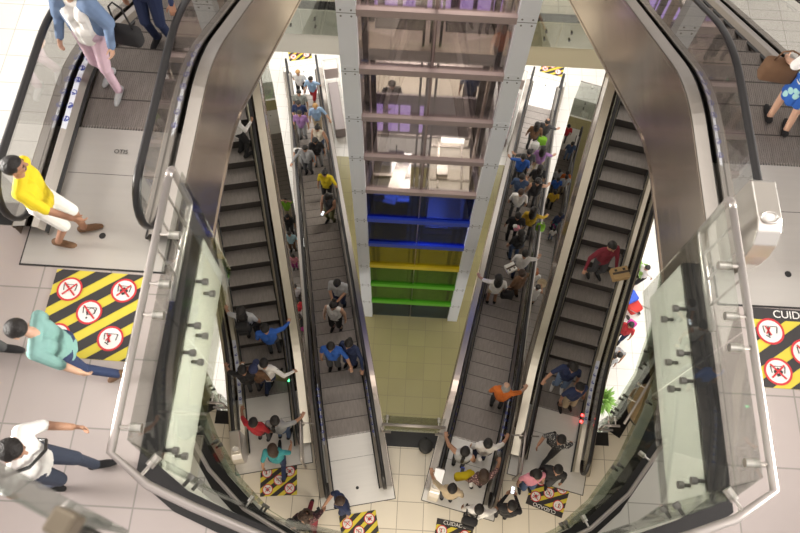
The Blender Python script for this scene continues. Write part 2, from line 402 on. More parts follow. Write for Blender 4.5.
for sd, nm in ((-1, 'left'), (1, 'right')):
    ES['in'+nm] = make_esc((sd*1.4, 2.95, L0+.012), sd*AZI, -1, 7.89, .5, 'down escalator just %s of the glass lift, landing on the cream floor' % nm, stick=True, far_plate=1.5, plate=1.5, plate_half=.8, rail_u=.11, deck_u=.28)
    ES['out'+nm] = make_esc((sd*3.34, 3.75, L0+.012), sd*AZO, 1, L2-L0, .5, 'up escalator with dark ridged steps, outermost on the %s of the lift' % nm, deckmat=deckb_m, stick=True, plate=1.65, plate_half=.84, clad_h=1.0)
    ES['fg'+nm] = make_esc((sd*3.44, 4.3, L2+.012), -sd*R(.4), -1, L2-L0, .5, 'nearest %s escalator with bronze steel cladding leaving the pinkish tiled floor' % nm, deck_u=.3, rail_u=.135, stick=True, clad_h=1.15, t_end=10.5, plate=1.62, plate_half=.71, near_ext=1.3)
    # the escalators that go on down through the wells of the lower floor
    x0, y0 = low_pt(sd, 0, 0)
    ES['low'+nm] = make_esc((x0, y0, LM+.012), sd*AZL, -1, 9.8, .5, 'shadowy down escalator in the well of the lower floor, %s of the lift' % nm, plate=1.5, deck_u=.26, rail_u=.13)
for nm in ('left', 'right'):
    t_ = text('lettering', 'OTIS', .07, black_m, ES['fg'+nm].root, (.0, -.28, .012), ext=.0005); 
# ------------------------------------------------------------------ glass guards
def offset(pts, d):
    out = []
    for i, p in enumerate(pts):
        a = Vector(pts[max(i-1, 0)]); b = Vector(pts[min(i+1, len(pts)-1)]); p = Vector(p)
        d1 = (p-a).normalized() if i else (b-p).normalized(); d2 = (b-p).normalized() if i < len(pts)-1 else d1
        n = Vector((-d1.y, d1.x))+Vector((-d2.y, d2.x)); n.normalize(); k = 1/max(.35, n.dot(Vector((-d2.y, d2.x))))
        out.append(tuple(p+n*d*k))
    return out
def cut(pts, a, b):
    "part of a polyline between arc lengths a and b"
    L = [0]
    for i in range(1, len(pts)): L.append(L[-1]+math.dist(pts[i], pts[i-1]))
    def pt(s):
        for i in range(1, len(pts)):
            if s <= L[i] or i == len(pts)-1:
                k = (s-L[i-1])/(L[i]-L[i-1]); return (pts[i-1][0]+(pts[i][0]-pts[i-1][0])*k, pts[i-1][1]+(pts[i][1]-pts[i-1][1])*k)
    r = [pt(a)]+[p for p, l in zip(pts, L) if a+1e-4 < l < b-1e-4]+[pt(b)]
    return r
def plen(pts): return sum(math.dist(pts[i], pts[i-1]) for i in range(1, len(pts)))
clamp_m = mat('clamp_dark_steel', (.22, .21, .2), .35, .7)
def guard(label, edge, z, side, cuts, fix, group, gl=g_rail, below=.95, h=1.13, rail=True, rz=1.0, rail_off=.08, gap=.012, fixtures=True, fx_z=(-.06, -.38), rr=.034):
    "edge polyline, 'side' = which side the floor lies on (+1 left); cuts = arc lengths of panel joints; fix = arc lengths of standoffs"
    o0 = edge[0]; root = empty('glass_guard', (o0[0], o0[1], z), 0, label, 'railing', group)
    T_ = lambda p, zz: (p[0]-o0[0], p[1]-o0[1], zz)
    gp = offset(edge, -side*.07); L = plen(gp); cs = [0]+list(cuts)+[L]; k_ = L/plen(edge)
    for a, b in zip(cs[:-1], cs[1:]):
        seg = cut(gp, a+gap/2, b-gap/2); i2 = offset(seg, .012); mb = MB(); n = len(seg)
        vs = [T_(p, q) for p in seg for q in (-below, h)]+[T_(p, q) for p in i2 for q in (-below, h)]; fs = []
        for i in range(n-1):
            fs += [(2*i, 2*i+2, 2*i+3, 2*i+1), (2*n+2*i, 2*n+2*i+1, 2*n+2*i+3, 2*n+2*i+2), (2*i+1, 2*i+3, 2*n+2*i+3, 2*n+2*i+1), (2*i, 2*n+2*i, 2*n+2*i+2, 2*i+2)]
        fs += [(0, 1, 2*n+1, 2*n), (2*n-2, 4*n-2, 4*n-1, 2*n-1)]
        mb.add(vs, fs); mb.build('glass_panel', gl, root)
    rp = offset(edge, side*rail_off)
    if rail:
        mb = MB(); mb.tube([T_(p, rz) for p in rp], rr, 12); mb.build('top_rail', pipe_m, root, smooth=True)
    for f in fix:
        f *= k_
        p, q = cut(gp, f-.01, f+.01)[0], cut(gp, f-.01, f+.01)[-1]
        d = Vector((q[0]-p[0], q[1]-p[1])).normalized(); n = Vector((-d.y, d.x))*side; c = Vector(p)
        if rail:
            mb = MB(); a = c-n*.03; b = c+n*(.07+rail_off)
            mb.tube([T_(a, rz), T_(b, rz)], .014, 10); mb.tube([T_(c-n*.05, rz), T_(c+n*.045, rz)], .036, 14); mb.build('standoff', steel_b, root, smooth=False)
        if fixtures:
            for zz in fx_z:
                mb = MB(); mb.tube([T_(c-n*.02, zz), T_(c+n*.068, zz)], .018, 10); mb.cur = 1; mb.tube([T_(c-n*.05, zz), T_(c-n*.0, zz)], .036, 12)
                mb.build('fixing_clamp', [dark_m, clamp_m], root)
    return root
def frame_end(root, o0, x, y0, y1, zt, zb, r, ys):
    "pipe return closing the end of a rail: post, low rail and thin balusters"
    T_ = lambda a, b, c: (a-o0[0], b-o0[1], c-o0[2])
    c = .07; pts = [T_(x, y1-c, zt)]
    for k in range(5):
        q = PI/2*k/4; pts.append(T_(x, y1-c+c*math.sin(q), zt-c+c*math.cos(q)))
    for k in range(5):
        q = PI/2*k/4; pts.append(T_(x, y1-c+c*math.cos(q), zb+c-c*math.sin(q)))
    pts.append(T_(x, y0, zb))
    MB().tube(pts, r, 12).build('end_frame', pipe_m, root, smooth=True)
    for y in ys: MB().tube([T_(x, y, zt), T_(x, y, zb)], .012, 8).build('baluster', pipe_m, root)
# upper floor guards, one either side of the void, turning along the near edge
half = [(KX, 3.18)]+list(reversed(U2))
for sd, nm in ((1, 'right'), (-1, 'left')):
    e = [(sd*x, y) for x, y in half]; sgn = 1 if sd > 0 else -1
    cn = 3.18-.82
    g = guard('glass guard with satin steel rail on the pinkish upper floor, %s side' % nm, e, L2, sgn, [1.2, cn], [.58, 1.05, 1.33, 2.27, 2.62], 'guards of the upper floor', below=1.02)
    frame_end(g, (e[0][0], e[0][1], L2), 0*sd+sd*(KX+.08)-0, 2.28, 3.28, L2+1.0, L2+.3, .034, (2.5, 2.76, 3.02)) if False else None
    root = g; o0 = (e[0][0], e[0][1], 0)
    frame_end(root, (e[0][0], e[0][1], L2), sd*(KX+.08), 2.28, 3.3, L2+1.0, L2+.3, .034, (2.52, 2.78, 3.04))
    MB().tube([(sd*.08, -.0, 1.0), (sd*.08, .08, 1.0)], .034, 12).build('rail_extension', pipe_m, root, smooth=True)
# ring floor
ring = [(x, y) for x, y in reversed(U1)]+[(-x, y) for x, y in U1]
for sd, nm in ((1, 'right'), (-1, 'left')):
    e = [(sd*x, y) for x, y in reversed(U1)]; Lr = plen(e)
    guard('curved glass guard edging the white ring floor, %s half' % nm, e, L1, 1 if sd > 0 else -1, [Lr*k/5 for k in range(1, 5)], [Lr*(k+.5)/9 for k in range(9)], 'curved guards of the ring floor', gl=g_dark, below=.8, rr=.03)
# middle floor
e = [(4.45, 3.4), (5.5, 5.0), (6.05, 6.4), (6.5, 8.2), (7.9, 15.25)]
for sd, nm in ((1, 'right'), (-1, 'left')):
    q = [(sd*x, y) for x, y in reversed(e)]; Lr = plen(q)
    guard('long glass guard beside the %s opening of the cream middle floor' % nm, q, L0, 1 if sd > 0 else -1, [Lr*.33, Lr*.66], [Lr-.55, Lr-.95, Lr-1.9, Lr-2.35, Lr-4.2, Lr-6], 'long guards of the middle floor', gl=g_dark, below=.85, rr=.03)
    q = [(sd*4.1, 3.38), (sd*4.42, 3.38)]
    g = guard('short rail and black kerb beside the outer %s escalator' % nm, q, L0, -1 if sd > 0 else 1, [], [.1, .24], 'short guards of the middle floor', below=.6, rr=.028, fixtures=False)
    MB().tube([(0, -.08, 1.0), (0, -.08, .55), (sd*.3, -.08, .55)], .024, 10).build('low_rail', pipe_m, g, smooth=True)
    # pipe loop between the inner and the outer escalator
    g = empty('pipe_barrier', (sd*2.42, 3.0, L0), 0, 'steel pipe barrier between the two %s escalators, beside the hazard mat' % nm, 'barrier', 'pipe barriers on the middle floor')
    MB().tube([(0, .1, 0), (0, .1, .92), (-sd*.02, .02, 1.0), (-sd*.12, -.72, 1.0), (-sd*.13, -.8, .93), (-sd*.13, -.8, .0)], .028, 12).build('hoop', pipe_m, g, smooth=True)
    MB().tube([(0, .1, .55), (-sd*.13, -.8, .55)], .018, 10).build('mid_rail', pipe_m, g, smooth=True)
    MB().tube([(-.3, .02, .8), (.3, .02, .8)], .018, 10).build('cross_bar', pipe_m, g, smooth=True)
g = guard('straight glass guard between the two down escalators, with the lift behind', [(-.66, 3.13), (.7, 3.13)], L0, -1, [], [.12, 1.22], 'guards of the cream middle floor', below=.5, rr=.034, fixtures=False)
for sd in (0, 1): MB().tube([(sd*1.36, -.16, 1.0), (sd*1.36, -.16, .62), (.2+sd*.96, -.16, .62)], .028, 10).build('low_rail', pipe_m, g, smooth=True)
for sd, nm in ((-1, 'left'), (1, 'right')):
    q = [(sd*1.85, 15.22), (sd*7.8, 15.22)]
    guard('far glass guard over a cream fascia, %s of the lift shaft' % nm, q, L0, 1 if sd > 0 else -1, [2.0, 4.0], [2.35, 3.65, 1.6], 'far guards of the middle floor', gl=g_facing, below=.98, fx_z=(-.3, -.62))
    # guards round the wells on the lower floor
    q = [low_pt(sd, 9.6, .8), low_pt(sd, WT, .8), low_pt(sd, WT, -.8)]
    guard('glass guard round the %s escalator well on the lower floor' % nm, q, LM, 1 if sd < 0 else -1, [WT-9.6], [1.2, 3.6, WT-9.6+.5, WT-9.6+1.1], 'guards of the lower floor wells', below=1.0, rr=.026)
    # small guards next to the far landings
    x, y = sd*(4.9-.98), 18.0
    g = empty('pipe_barrier', (x, y, LM), -sd*AZI, 'white pipe barrier next to the far end of the %s down escalator' % nm, 'barrier', 'pipe barriers on the lower floor')
    xx = -sd*.1
    for u in (0, -sd*.62): MB().tube([(u, 1.1, 0), (u, 1.1, .95), (u, -2.2, .95), (u, -2.2, 0)], .026, 8).build('hoop', mat('white_enamel_pipe', (.8, .78, .74), .3), g, smooth=True)
    MB().tube([(0, 1.1, .95), (-sd*.62, 1.1, .95)], .026, 8).build('cross_bar', MC['white_enamel_pipe'], g, smooth=True)
    MB().box((-sd*.31, .75, .5), (.56, .04, .6)).build('panel', mat('rosy_panel', (.62, .52, .5), .4), g, bevel=.01)
    MB().box((-sd*.31, -.9, .3), (.4, 2.3, .55)).build('planter_box', mat('rosy_grey_box', (.3, .25, .25), .4), g, bevel=.02)
q = [(-7.5, 3.38), (-4.36, 3.38)]
guard('glass guard at the far left edge of the pinkish upper floor', q, L2, -1, [1.5], [.5, 2.6], 'guards of the upper floor', fixtures=False)
# ------------------------------------------------------------------ glass lift shaft
YE, YB, WE = 8.72, 11.3, 1.506
XE = -.07
sh = empty('lift_shaft', (XE, YE, LM), 0, 'glass lift shaft with blue, yellow and green panes between two pale pillars', 'lift shaft')
def part(mb, name, m, parent=sh, **k): return mb.build(name, m, parent, **k)
HT = 21.0
for s in (-1, 1):
    o = part(MB().box((s*(WE+.0), 0, HT/2), (.33, .24, HT)), 'pillar', alum_m)
    for k in range(1, 14):
        z = 1.5*k; mb = MB(); mb.box((s*WE, -.121, z), (.33, .004, .3)); mb.cur = 1
        mb.box((s*WE, -.1235, z), (.33, .003, .012))
        for dx in (-.09, .09):
            for dz in (-.07, .07): mb.tube([(s*WE+dx, -.12, z+dz), (s*WE+dx, -.13, z+dz)], .017, 8)
        mb.build('bolt_plate', [alum_m, bolt_m], o)
    part(MB().box((s*WE, YB-YE, HT/2), (.25, .25, HT)), 'rear_post', mat('brown_grey_post', (.3, .26, .25), .4, .3))
    part(MB().box((s*(WE-.24), .5, HT/2), (.1, .1, HT)), 'guide_rail', dark_m)
    part(MB().box((s*(WE-.2), 1.15, HT/2), (.1, .2, HT)), 'guide_rail', mat('tan_guide', (.5, .4, .32), .4, .2))
    part(MB().box((s*(WE-.26), 1.75, HT/2), (.12, .07, HT)), 'guide_rail', dark_m)
part(MB().box((0, .1, HT/2), (.07, .1, HT)), 'mullion', pink_m)
part(MB().box((0, 1.3, HT/2), (.1, .12, HT)), 'guide_rail', dark_m)
part(MB().box((-.17, 1.2, HT/2), (.05, .09, HT)), 'guide_rail', dark_m)
part(MB().box((.17, 1.2, HT/2), (.05, .09, HT)), 'guide_rail', dark_m)
blue_b = mat('blue_lit_beam', (.03, .08, .62), .35); grn_b = mat('green_lit_beam', (.13, .5, .03), .35); yl_b = mat('yellow_lit_beam', (.75, .58, .03), .35)  # light tinted by the panes is put into these beam colours
for k in range(1, 14):
    z = 1.5*k
    
    part(MB().box((0, -.06, z), (2*WE-.33, .1, .16 if z > 8 else .2)), 'cross_beam', pink_m if z > 8 else (blue_b if z > 5 else (yl_b if z > 4 else grn_b)), bevel=.008)
    if z > 8 or True:
        part(MB().box((0, YB-YE, z), (2*WE-.25, .12, .14)), 'rear_beam', MC['brown_grey_post'])
        for s in (-1, 1): part(MB().box((s*WE, (YB-YE)/2, z), (.1, YB-YE, .12)), 'side_beam', MC['brown_grey_post'])
pane = {'clear': glass('rosy_clear_pane', (.92, .85, .85), .7, body=.04, bodycol=(.6, .48, .48)), 'blue': glass('deep_blue_pane', (.03, .07, .55), .8), 'yellow': glass('yellow_pane', (.72, .66, .06), .8), 'green': glass('green_pane', (.22, .55, .08), .8), 'navy': glass('dull_navy_pane', (.06, .14, .24), .8)}
for k in range(0, 14):
    z0, z1 = 1.5*k+.02, 1.5*k+1.48
    c = 'navy' if k == 0 else 'green' if k in (1,) else 'green' if k == 2 else 'yellow' if k == 3 else 'blue' if k in (4, 5) else 'clear'
    for s in (-1, 1):
        o = part(MB().box((s*(WE/2-.08), -.03, (z0+z1)/2), (WE-.19, .014, z1-z0)), 'glass_pane', pane[c])
        if c != 'clear': o['label'] = c+' tinted glass pane'
# landing fronts behind the shaft: frames with violet lit panels, mid and ring lobbies
vio = mat('violet_lit_panel', (.3, .2, .45), .4, emit=(.5, .34, .75), estr=.75)
lobw = mat('lobby_cream_panel', (.66, .6, .5), .5)
for zf, yf, xs, zb in ((L0, 11.1, (-1.23, -.86, -.55, -.12), 8.0), (L1, 10.86, (-1.3, -.92, -.55, -.1, .2, .62, .98, 1.28), 12.86)):
    g = MB().box((0, yf-YE+.06, zb+.65), (2.8, .05, 1.7)).build('landing_front', mat('dusky_board', (.2, .16, .18), .5), sh)
    for k, x in enumerate(xs): MB().box((x+.05, yf-YE, zb+.55), (.26 if k in (1, 2, 5, 6) else .2, .05, 1.1)).build('lit_panel', vio, g)
# lift cars
for sx, zc, nm in ((.72, 8.35, 'right'), (-.78, 7.55, 'left')):
    g = empty('lift_car', (XE+sx, YE+1.2, zc-2.3), 0, ('brightly lit lift car with glowing roof in the right half of the shaft' if nm == 'right' else 'dark lift car with machinery on its roof in the left half of the shaft'), 'lift car', 'lift cars')
    wall = mat('lift_car_wall', (.4, .36, .32), .35, .6)
    MB().box((0, 0, .05), (1.0, 1.5, .1)).build('car_floor', dark_m, g)
    for s in (-1, 1): MB().box((s*.49, 0, 1.15), (.03, 1.5, 2.2)).build('car_wall', wall, g)
    MB().box((0, .74, 1.15), (.98, .03, 2.2)).build('car_wall', wall, g)
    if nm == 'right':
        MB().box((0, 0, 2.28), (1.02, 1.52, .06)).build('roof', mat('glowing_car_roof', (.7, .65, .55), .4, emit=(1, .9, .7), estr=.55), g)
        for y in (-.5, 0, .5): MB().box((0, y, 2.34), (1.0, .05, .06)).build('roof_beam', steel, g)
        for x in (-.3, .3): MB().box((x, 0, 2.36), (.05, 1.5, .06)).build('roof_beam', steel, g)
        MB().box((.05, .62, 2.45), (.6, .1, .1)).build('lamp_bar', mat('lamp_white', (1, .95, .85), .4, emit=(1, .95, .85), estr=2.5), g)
        MB().box((-.2, -.3, 2.42), (.3, .3, .16)).build('machine_box', steel_b, g, bevel=.015)
    else:
        MB().box((0, 0, 2.28), (1.02, 1.52, .06)).build('roof', dark_m, g)
        for y in (-.6, .0, .6): MB().box((0, y, 2.36), (1.0, .08, .1)).build('roof_beam', steel, g)
        MB().box((.15, -.2, 2.4), (.34, 1.4, .04), rz=-.25).build('reflection_band', steel_b, g)  # bright slanted strip shaped as a band of reflected light
        MB().box((.1, .55, 2.5), (.4, .2, .22)).build('machine_box', mat('machine_grey', (.2, .2, .2), .4, .5), g, bevel=.02)
        MB().tube([(.1, .55, 2.6), (.1, .55, 3.0)], .02).build('hanger', dark_m, g)
# lobby mats and railing details on the ring lobby
for x, nm in ((-.72, 'left'), (.72, 'right')):
    p = (XE+x+.05, 10.55, L1)
    g = empty('doormat', p, 0, 'grey olive doormat before the lift door on the white ring lobby, %s one' % nm, 'mat', 'lobby doormats')
    MB().box((0, 0, .008), (.95, .5, .016)).build('pile', mat('olive_grey_pile', (.2, .19, .14), .9), g); MB().box((0, 0, .005), (1.0, .55, .01)).build('border', black_m, g)

# ------------------------------------------------------------------ hazard mats
def hazard(label, loc, rz, W, H, head, icons, flip=False):
    g = empty('hazard_mat', (loc[0], loc[1], loc[2]), rz, label, 'floor sign', 'hazard mats by the escalators')
    z = .006
    mb = MB(); mb.box((0, 0, z/2), (W, H, z))
    sheet = mb.build('sheet', yel_m, g)
    hh = .12 if head else 0
    # diagonal black stripes clipped to the rectangle
    y0, y1 = -H/2, H/2-hh; k = W*.185; mb = MB()
    def clip(poly):
        for ax, lim, sg in ((0, -W/2, 1), (0, W/2, -1), (1, y0, 1), (1, y1, -1)):
            out = []
            for i in range(len(poly)):
                a, b = poly[i], poly[(i+1) % len(poly)]; da, db = (a[ax]-lim)*sg, (b[ax]-lim)*sg
                if da >= 0: out.append(a)
                if (da < 0) != (db < 0):
                    t = da/(da-db); out.append((a[0]+(b[0]-a[0])*t, a[1]+(b[1]-a[1])*t))
            poly = out
            if len(poly) < 3: return None
        return poly
    n = int((W+H*1.3)/(2*k))+3
    for i in range(-n, n):
        c = i*2*k; sl = 1.35*(1)
        p = clip([(c+(-H)*sl, -H), (c+k*1.05+(-H)*sl, -H), (c+k*1.05+H*sl, H), (c+H*sl, H)])
        if p: mb.add([(x, y, z+.002) for x, y in p], [tuple(range(len(p)))])
    mb.build('stripes', blk_m, sheet, fixn=False)
    if head:
        h = MB().box((0, H/2-hh/2, z/2+.002), (W, hh, z)).build('header', blk_m, g)
        text('lettering', 'CUIDADO', hh*.92, bold_m, h, (0, H/2-hh/2, z+.004))
    for j, (x, y, kind) in enumerate(icons):
        x *= W; y = y*H; r = W*.142
        ic = MB().disc((x, y, z+.004), r, 28, r*.84).build('red_ring', red_m, g, fixn=False)
        MB().disc((x, y, z+.0038), r*.85, 28).build('white_disc', wht_m, ic, fixn=False)
        mb = MB(); q = r*.5
        mb.box((x, y+q*.75, z+.005), (q*2, q*.1, .001)); mb.box((x-q*.95, y+q*.25, z+.005), (q*.14, q*1.0, .001), rz=.15); mb.box((x+q*.95, y+q*.25, z+.005), (q*.14, q*1.0, .001), rz=-.15)
        if kind == 0: mb.disc((x-q*.3, y+q*.35, z+.0052), q*.2, 10); mb.box((x, y, z+.0051), (q*.9, q*.25, .001), rz=.6)
        elif kind == 1: mb.disc((x+q*.3, y+q*.1, z+.0052), q*.6, 18, q*.5); mb.box((x-q*.3, y-q*.1, z+.005), (q*.22, q*.9, .001), rz=.3); mb.disc((x-q*.2, y-q*.95, z+.0052), q*.16, 10)
        elif kind == 2: mb.disc((x, y+q*.3, z+.0052), q*.25, 12); mb.disc((x-q*.35, y-q*.05, z+.0052), q*.3, 12); mb.disc((x+q*.35, y-q*.05, z+.0052), q*.3, 12); mb.box((x, y-q*.5, z+.005), (q*.5, q*.4, .001), rz=.4)
        else: mb.box((x-q*.25, y-q*.1, z+.005), (q*.28, q*1.2, .001), rz=.1); mb.disc((x-q*.3, y+q*.45, z+.0052), q*.2, 10); mb.box((x-q*.4, y-q*.8, z+.005), (q*.7, q*.16, .001), rz=-.5)
        mb.build('symbol', blk_m, ic, fixn=False)
        mb = MB()
        if kind in (0, 2): mb.box((x, y, z+.0064), (r*1.35, r*.13, .001), rz=PI/4)
        if kind != 3: mb.box((x, y, z+.0068), (r*1.45, r*.13, .001), rz=-PI/4)
        else: mb.box((x-r*.15, y+r*.05, z+.0064), (r*.8, r*.1, .001), rz=-PI/3); mb.box((x-r*.15, y+r*.05, z+.0064), (r*.6, r*.1, .001), rz=PI/3)
        mb.build('red_bar', red_m, ic, fixn=False)
    return g
five = [(-.3, .27, 0), (.3, .3, 2), (-.02, .02, 1), (-.3, -.27, 2), (.28, -.26, 3)]
fiveh = [(-.32, .2, 3), (.3, .2, 2), (.0, -.04, 1), (-.3, -.3, 2), (.3, -.3, 0)]
hazard('yellow and black hazard mat on the pinkish floor beside the walking man in teal', (-3.36, 2.2, L2), -.02, .88, .88, False, five)
hazard('hazard mat headed with a warning word beside the right rail of the upper floor', (3.51, 2.25, L2), -.015, .95, .8, True, fiveh)
def mid(*px): 
    P = [at(a, b, L0) for a, b in px]; c = sum(P, Vector())/len(P); return c
hazard('hazard mat under the feet of the woman in teal, before the outer left escalator', (-2.86, 1.93, L0), .11, .8, .72, True, fiveh)
hazard('hazard mat before the inner left escalator, partly cut by the bottom of the photo', (-1.0, .93, L0), .22, .8, .78, False, five)
hazard('hazard mat before the inner right escalator with its warning word towards the steps', (.98, .86, L0), -.15, .8, .78, True, fiveh)
hazard('hazard mat under the pair leaving the outer right escalator, warning word nearest the camera', (3.06, 1.93, L0), PI-.33, .82, .74, True, fiveh)
p = at(306, 52, LM); hazard('hazard mat beyond the far end of the left down escalator', (-5.3, 20.25, LM), .25, .95, .9, False, five)
p = at(556, 67, LM); hazard('hazard mat beyond the far end of the right down escalator', (5.4, 20.2, LM), -.25, .95, .9, False, five)

# ------------------------------------------------------------------ other things
p = at(425.5, 447, L0)
g = empty('floor_drum', p, 0, 'low round black drum on the cream floor before the straight glass guard', 'drum')
MB().lathe([(0, 0), (.15, 0), (.158, .02), (.16, .12), (.155, .14), (0, .14)], n=28).build('drum_body', black_m, g, smooth=False)
MB().lathe([(.162, .13), (.166, .145), (.15, .165), (.05, .18), (0, .182)], n=28).build('lid', mat('dark_lid', (.03, .03, .03), .5, noise=.4, nscale=40), g, smooth=True)
MB().tube([(0, .15, .15), (0, .18, .17), (0, .15, .185)], .018).build('hinge', black_m, g)
# end housing of the right foreground handrail
def housing(c, rz, label):
    g = empty('handrail_housing', c, rz, label, 'housing', 'handrail end housings')
    pr_ = [(.4, 0), (.4, .96), (.37, 1.0), (.0, 1.0), (-.12, .95), (-.2, .84), (-.24, .68), (-.24, .5), (-.2, .32), (-.12, .2), (-.04, .1), (.0, 0)]
    vs = [(s*.11, y, z) for s in (-1, 1) for y, z in pr_]; n = len(pr_)
    b_ = MB().add(vs, [tuple(range(n)), tuple(range(2*n-1, n-1, -1))]+[(i, (i+1) % n, n+(i+1) % n, n+i) for i in range(n)]).build('housing_shell', steel_b, g, bevel=.012)
    MB().tube([(.075*math.cos(2*PI*k/24), -.0+.055*math.sin(2*PI*k/24), 1.0) for k in range(25)], .014, 8, caps=False).build('oval_collar', steel_b, b_, smooth=True)
    MB().ell((0, .0, .998), (.07, .05, .01)).build('oval_opening', mat('pale_opening', (.85, .84, .82), .3), b_)
housing((2.83, 3.12, L2), 0, 'tall stainless housing with an oval opening at the end of the near right handrail')
def on_esc(e, t, u, z=0): return e.root.matrix_basis @ Vector((u, t, z))
for e, lab in ((ES['outleft'], 'stainless handrail housing with an oval opening beside the man in the red tee'), (ES['inright'], 'stainless handrail housing at the left corner of the right landing plate')):
    e.root.rotation_euler.z; M_ = Matrix.Translation(e.loc) @ Matrix.Rotation(-e.az, 4, 'Z'); p = M_ @ Vector((-.64 if e is ES['outleft'] else -.6, -1.28, 0)); housing((p.x, p.y, L0), -e.az, lab)
# little signal lamps in the escalator skirts
for e, u, t, nm, col in ((ES['outleft'], .505, .25, 'green', (.1, 1, .4)), (ES['outright'], .505, -.1, 'red', (1, .05, .05)), (ES['outright'], .505, .05, 'red', (1, .05, .05))):
    o = MB().box((u, t, .12+e.zp(t)), (.03, .05, .03)).build('signal_lamp', mat('signal_'+nm, col, .4, emit=col, estr=6), e.root); o['label'] = 'small %s signal lamp' % nm
# leaf-green shrub in the right gap, standing on the lower floor
p = at(603, 398, L0-1.9+0)
def plant(px, py, h, label, n=90, r=.55, z0=LM):
    top = at(px, py, z0+h); g = empty('potted_plant', (top.x, top.y, z0), 0, label, 'plant', None)
    MB().lathe([(0, 0), (.22, 0), (.3, .5), (.31, .55), (.27, .55), (.25, .48), (0, .48)], n=24).build('pot', mat('stone_pot', (.5, .47, .42), .6), g)
    MB().tube([(0, 0, .45), (.02, .01, h*.6), (0, 0, h)], .03, 8).build('stem', mat('stem_brown', (.16, .1, .05), .8), g)
    mb = MB(); rr = random.Random(7)
    for k in range(n):
        a = rr.uniform(0, 2*PI); el = rr.uniform(-.2, 1.3); L = rr.uniform(.6, 1)*r; b = Vector((0, 0, h*rr.uniform(.75, 1.0)))
        d = Vector((math.cos(a)*math.cos(el), math.sin(a)*math.cos(el), math.sin(el)*.8)); s = Vector((-math.sin(a), math.cos(a), 0))
        w = rr.uniform(.035, .06); m_ = b+d*L*.55+Vector((0, 0, .04)); e = b+d*L-Vector((0, 0, .08))
        s0 = b+d*L*.2
        mb.add([s0, m_-s*w, m_+s*w, e, m_+Vector((0, 0, .02))], [(0, 1, 4), (0, 4, 2), (1, 3, 4), (4, 3, 2)])
    mb.build('foliage', mat('leaf_green', (.22, .42, .08), .5, noise=.4, nscale=3), g)
plant(603, 398, 2.0, 'leafy green plant rising through the gap right of the outer right escalator', 120, .62)
plant(641, 268, 1.2, 'small green plant on the bright lower floor beside the man in white', 60, .4)
# tan round table on the middle floor
p = at(652, 408, L0+.74); g = empty('round_table', (p.x, p.y, L0), 0, 'round tan wooden table with a white disc on it, behind the right guard', 'table')
MB().lathe([(0, .7), (.5, .7), (.52, .72), (.52, .75), (.5, .76), (0, .76)], n=36).build('tabletop', mat('tan_wood', (.5, .36, .2), .45, noise=.2, nscale=4, stretch=(1, 8, 1)), g)
MB().lathe([(.52, .69), (.545, .72), (.545, .755), (.52, .77)], n=36).build('rim', mat('dark_tan_rim', (.36, .26, .15), .4), g)
MB().lathe([(0, 0), (.3, 0), (.28, .04), (.06, .08), (.05, .7)], n=20).build('pedestal', dark_m, g)
pl = empty('white_dish', (p.x+.32, p.y+.08, L0+.762), 0, 'large white dish on the tan round table', 'dish')
MB().lathe([(0, .01), (.2, .012), (.3, .05), (.31, .055), (.19, .0), (0, 0)], n=30).build('plate', white_m, pl, smooth=True)
MB().lathe([(.12, .012), (.14, .02), (.13, .025), (.12, .02)], n=24).build('inner_ring', white_m, pl, smooth=True)
# stroller-like heap: blue bag and red seat on the lower floor, magenta backpack
def softbox(name, d, m, parent, loc=(0, 0, 0), rz=0.):
    o = MB().box((0, 0, 0), d).build(name, m, parent, bevel=min(d)*.3, smooth=True); o.location = loc; o.rotation_euler = (0, 0, rz); return o
p = at(633, 303, LM+.6); g = empty('push_chair', (p.x, p.y, LM), .5, 'red push chair with a blue cover on the bright lower floor', 'push chair')
softbox('seat', (.5, .7, .25), mat('red_cloth', (.6, .05, .04), .8), g, (0, 0, .5)); softbox('blue_cover', (.52, .42, .22), mat('blue_cloth', (.05, .12, .6), .8), g, (-.05, .2, .75))
for x in (-.22, .22):
    for y in (-.3, .3): MB().lathe([(0, -.02), (.1, -.02), (.1, .02), (0, .02)], n=16).build('wheel', black_m, g).matrix_local = Matrix.Translation((x, y, .1)) @ Matrix.Rotation(PI/2, 4, 'Y')
    MB().tube([(x, .3, .1), (x, -.1, .5), (x, -.55, 1.0)], .014).build('handle_frame', steel, g)
    MB().tube([(x, -.3, .1), (x, .25, .5)], .014).build('frame_leg', steel, g)
# near balustrade corner of the storey the photo was taken from
g = empty('near_guard', (-1.24, .1, 22.3), R(-22), 'blurred glass guard with a square clamp close to the camera, bottom left', 'railing')
MB().box((-.66, 0, -.3), (1.3, .014, .6)).build('glass_panel', glass('smoky_near_glass', (.62, .66, .62), .5, body=.25, bodycol=(.4, .44, .4)), g)
MB().box((.02, -.0, -.02), (.07, .07, .08)).build('clamp', mat('clamp_bronze', (.34, .29, .22), .4, .6), g, bevel=.01)
MB().box((-.02, -.14, -.25), (.07, .26, .2)).build('bracket', dark_m, g, bevel=.01)
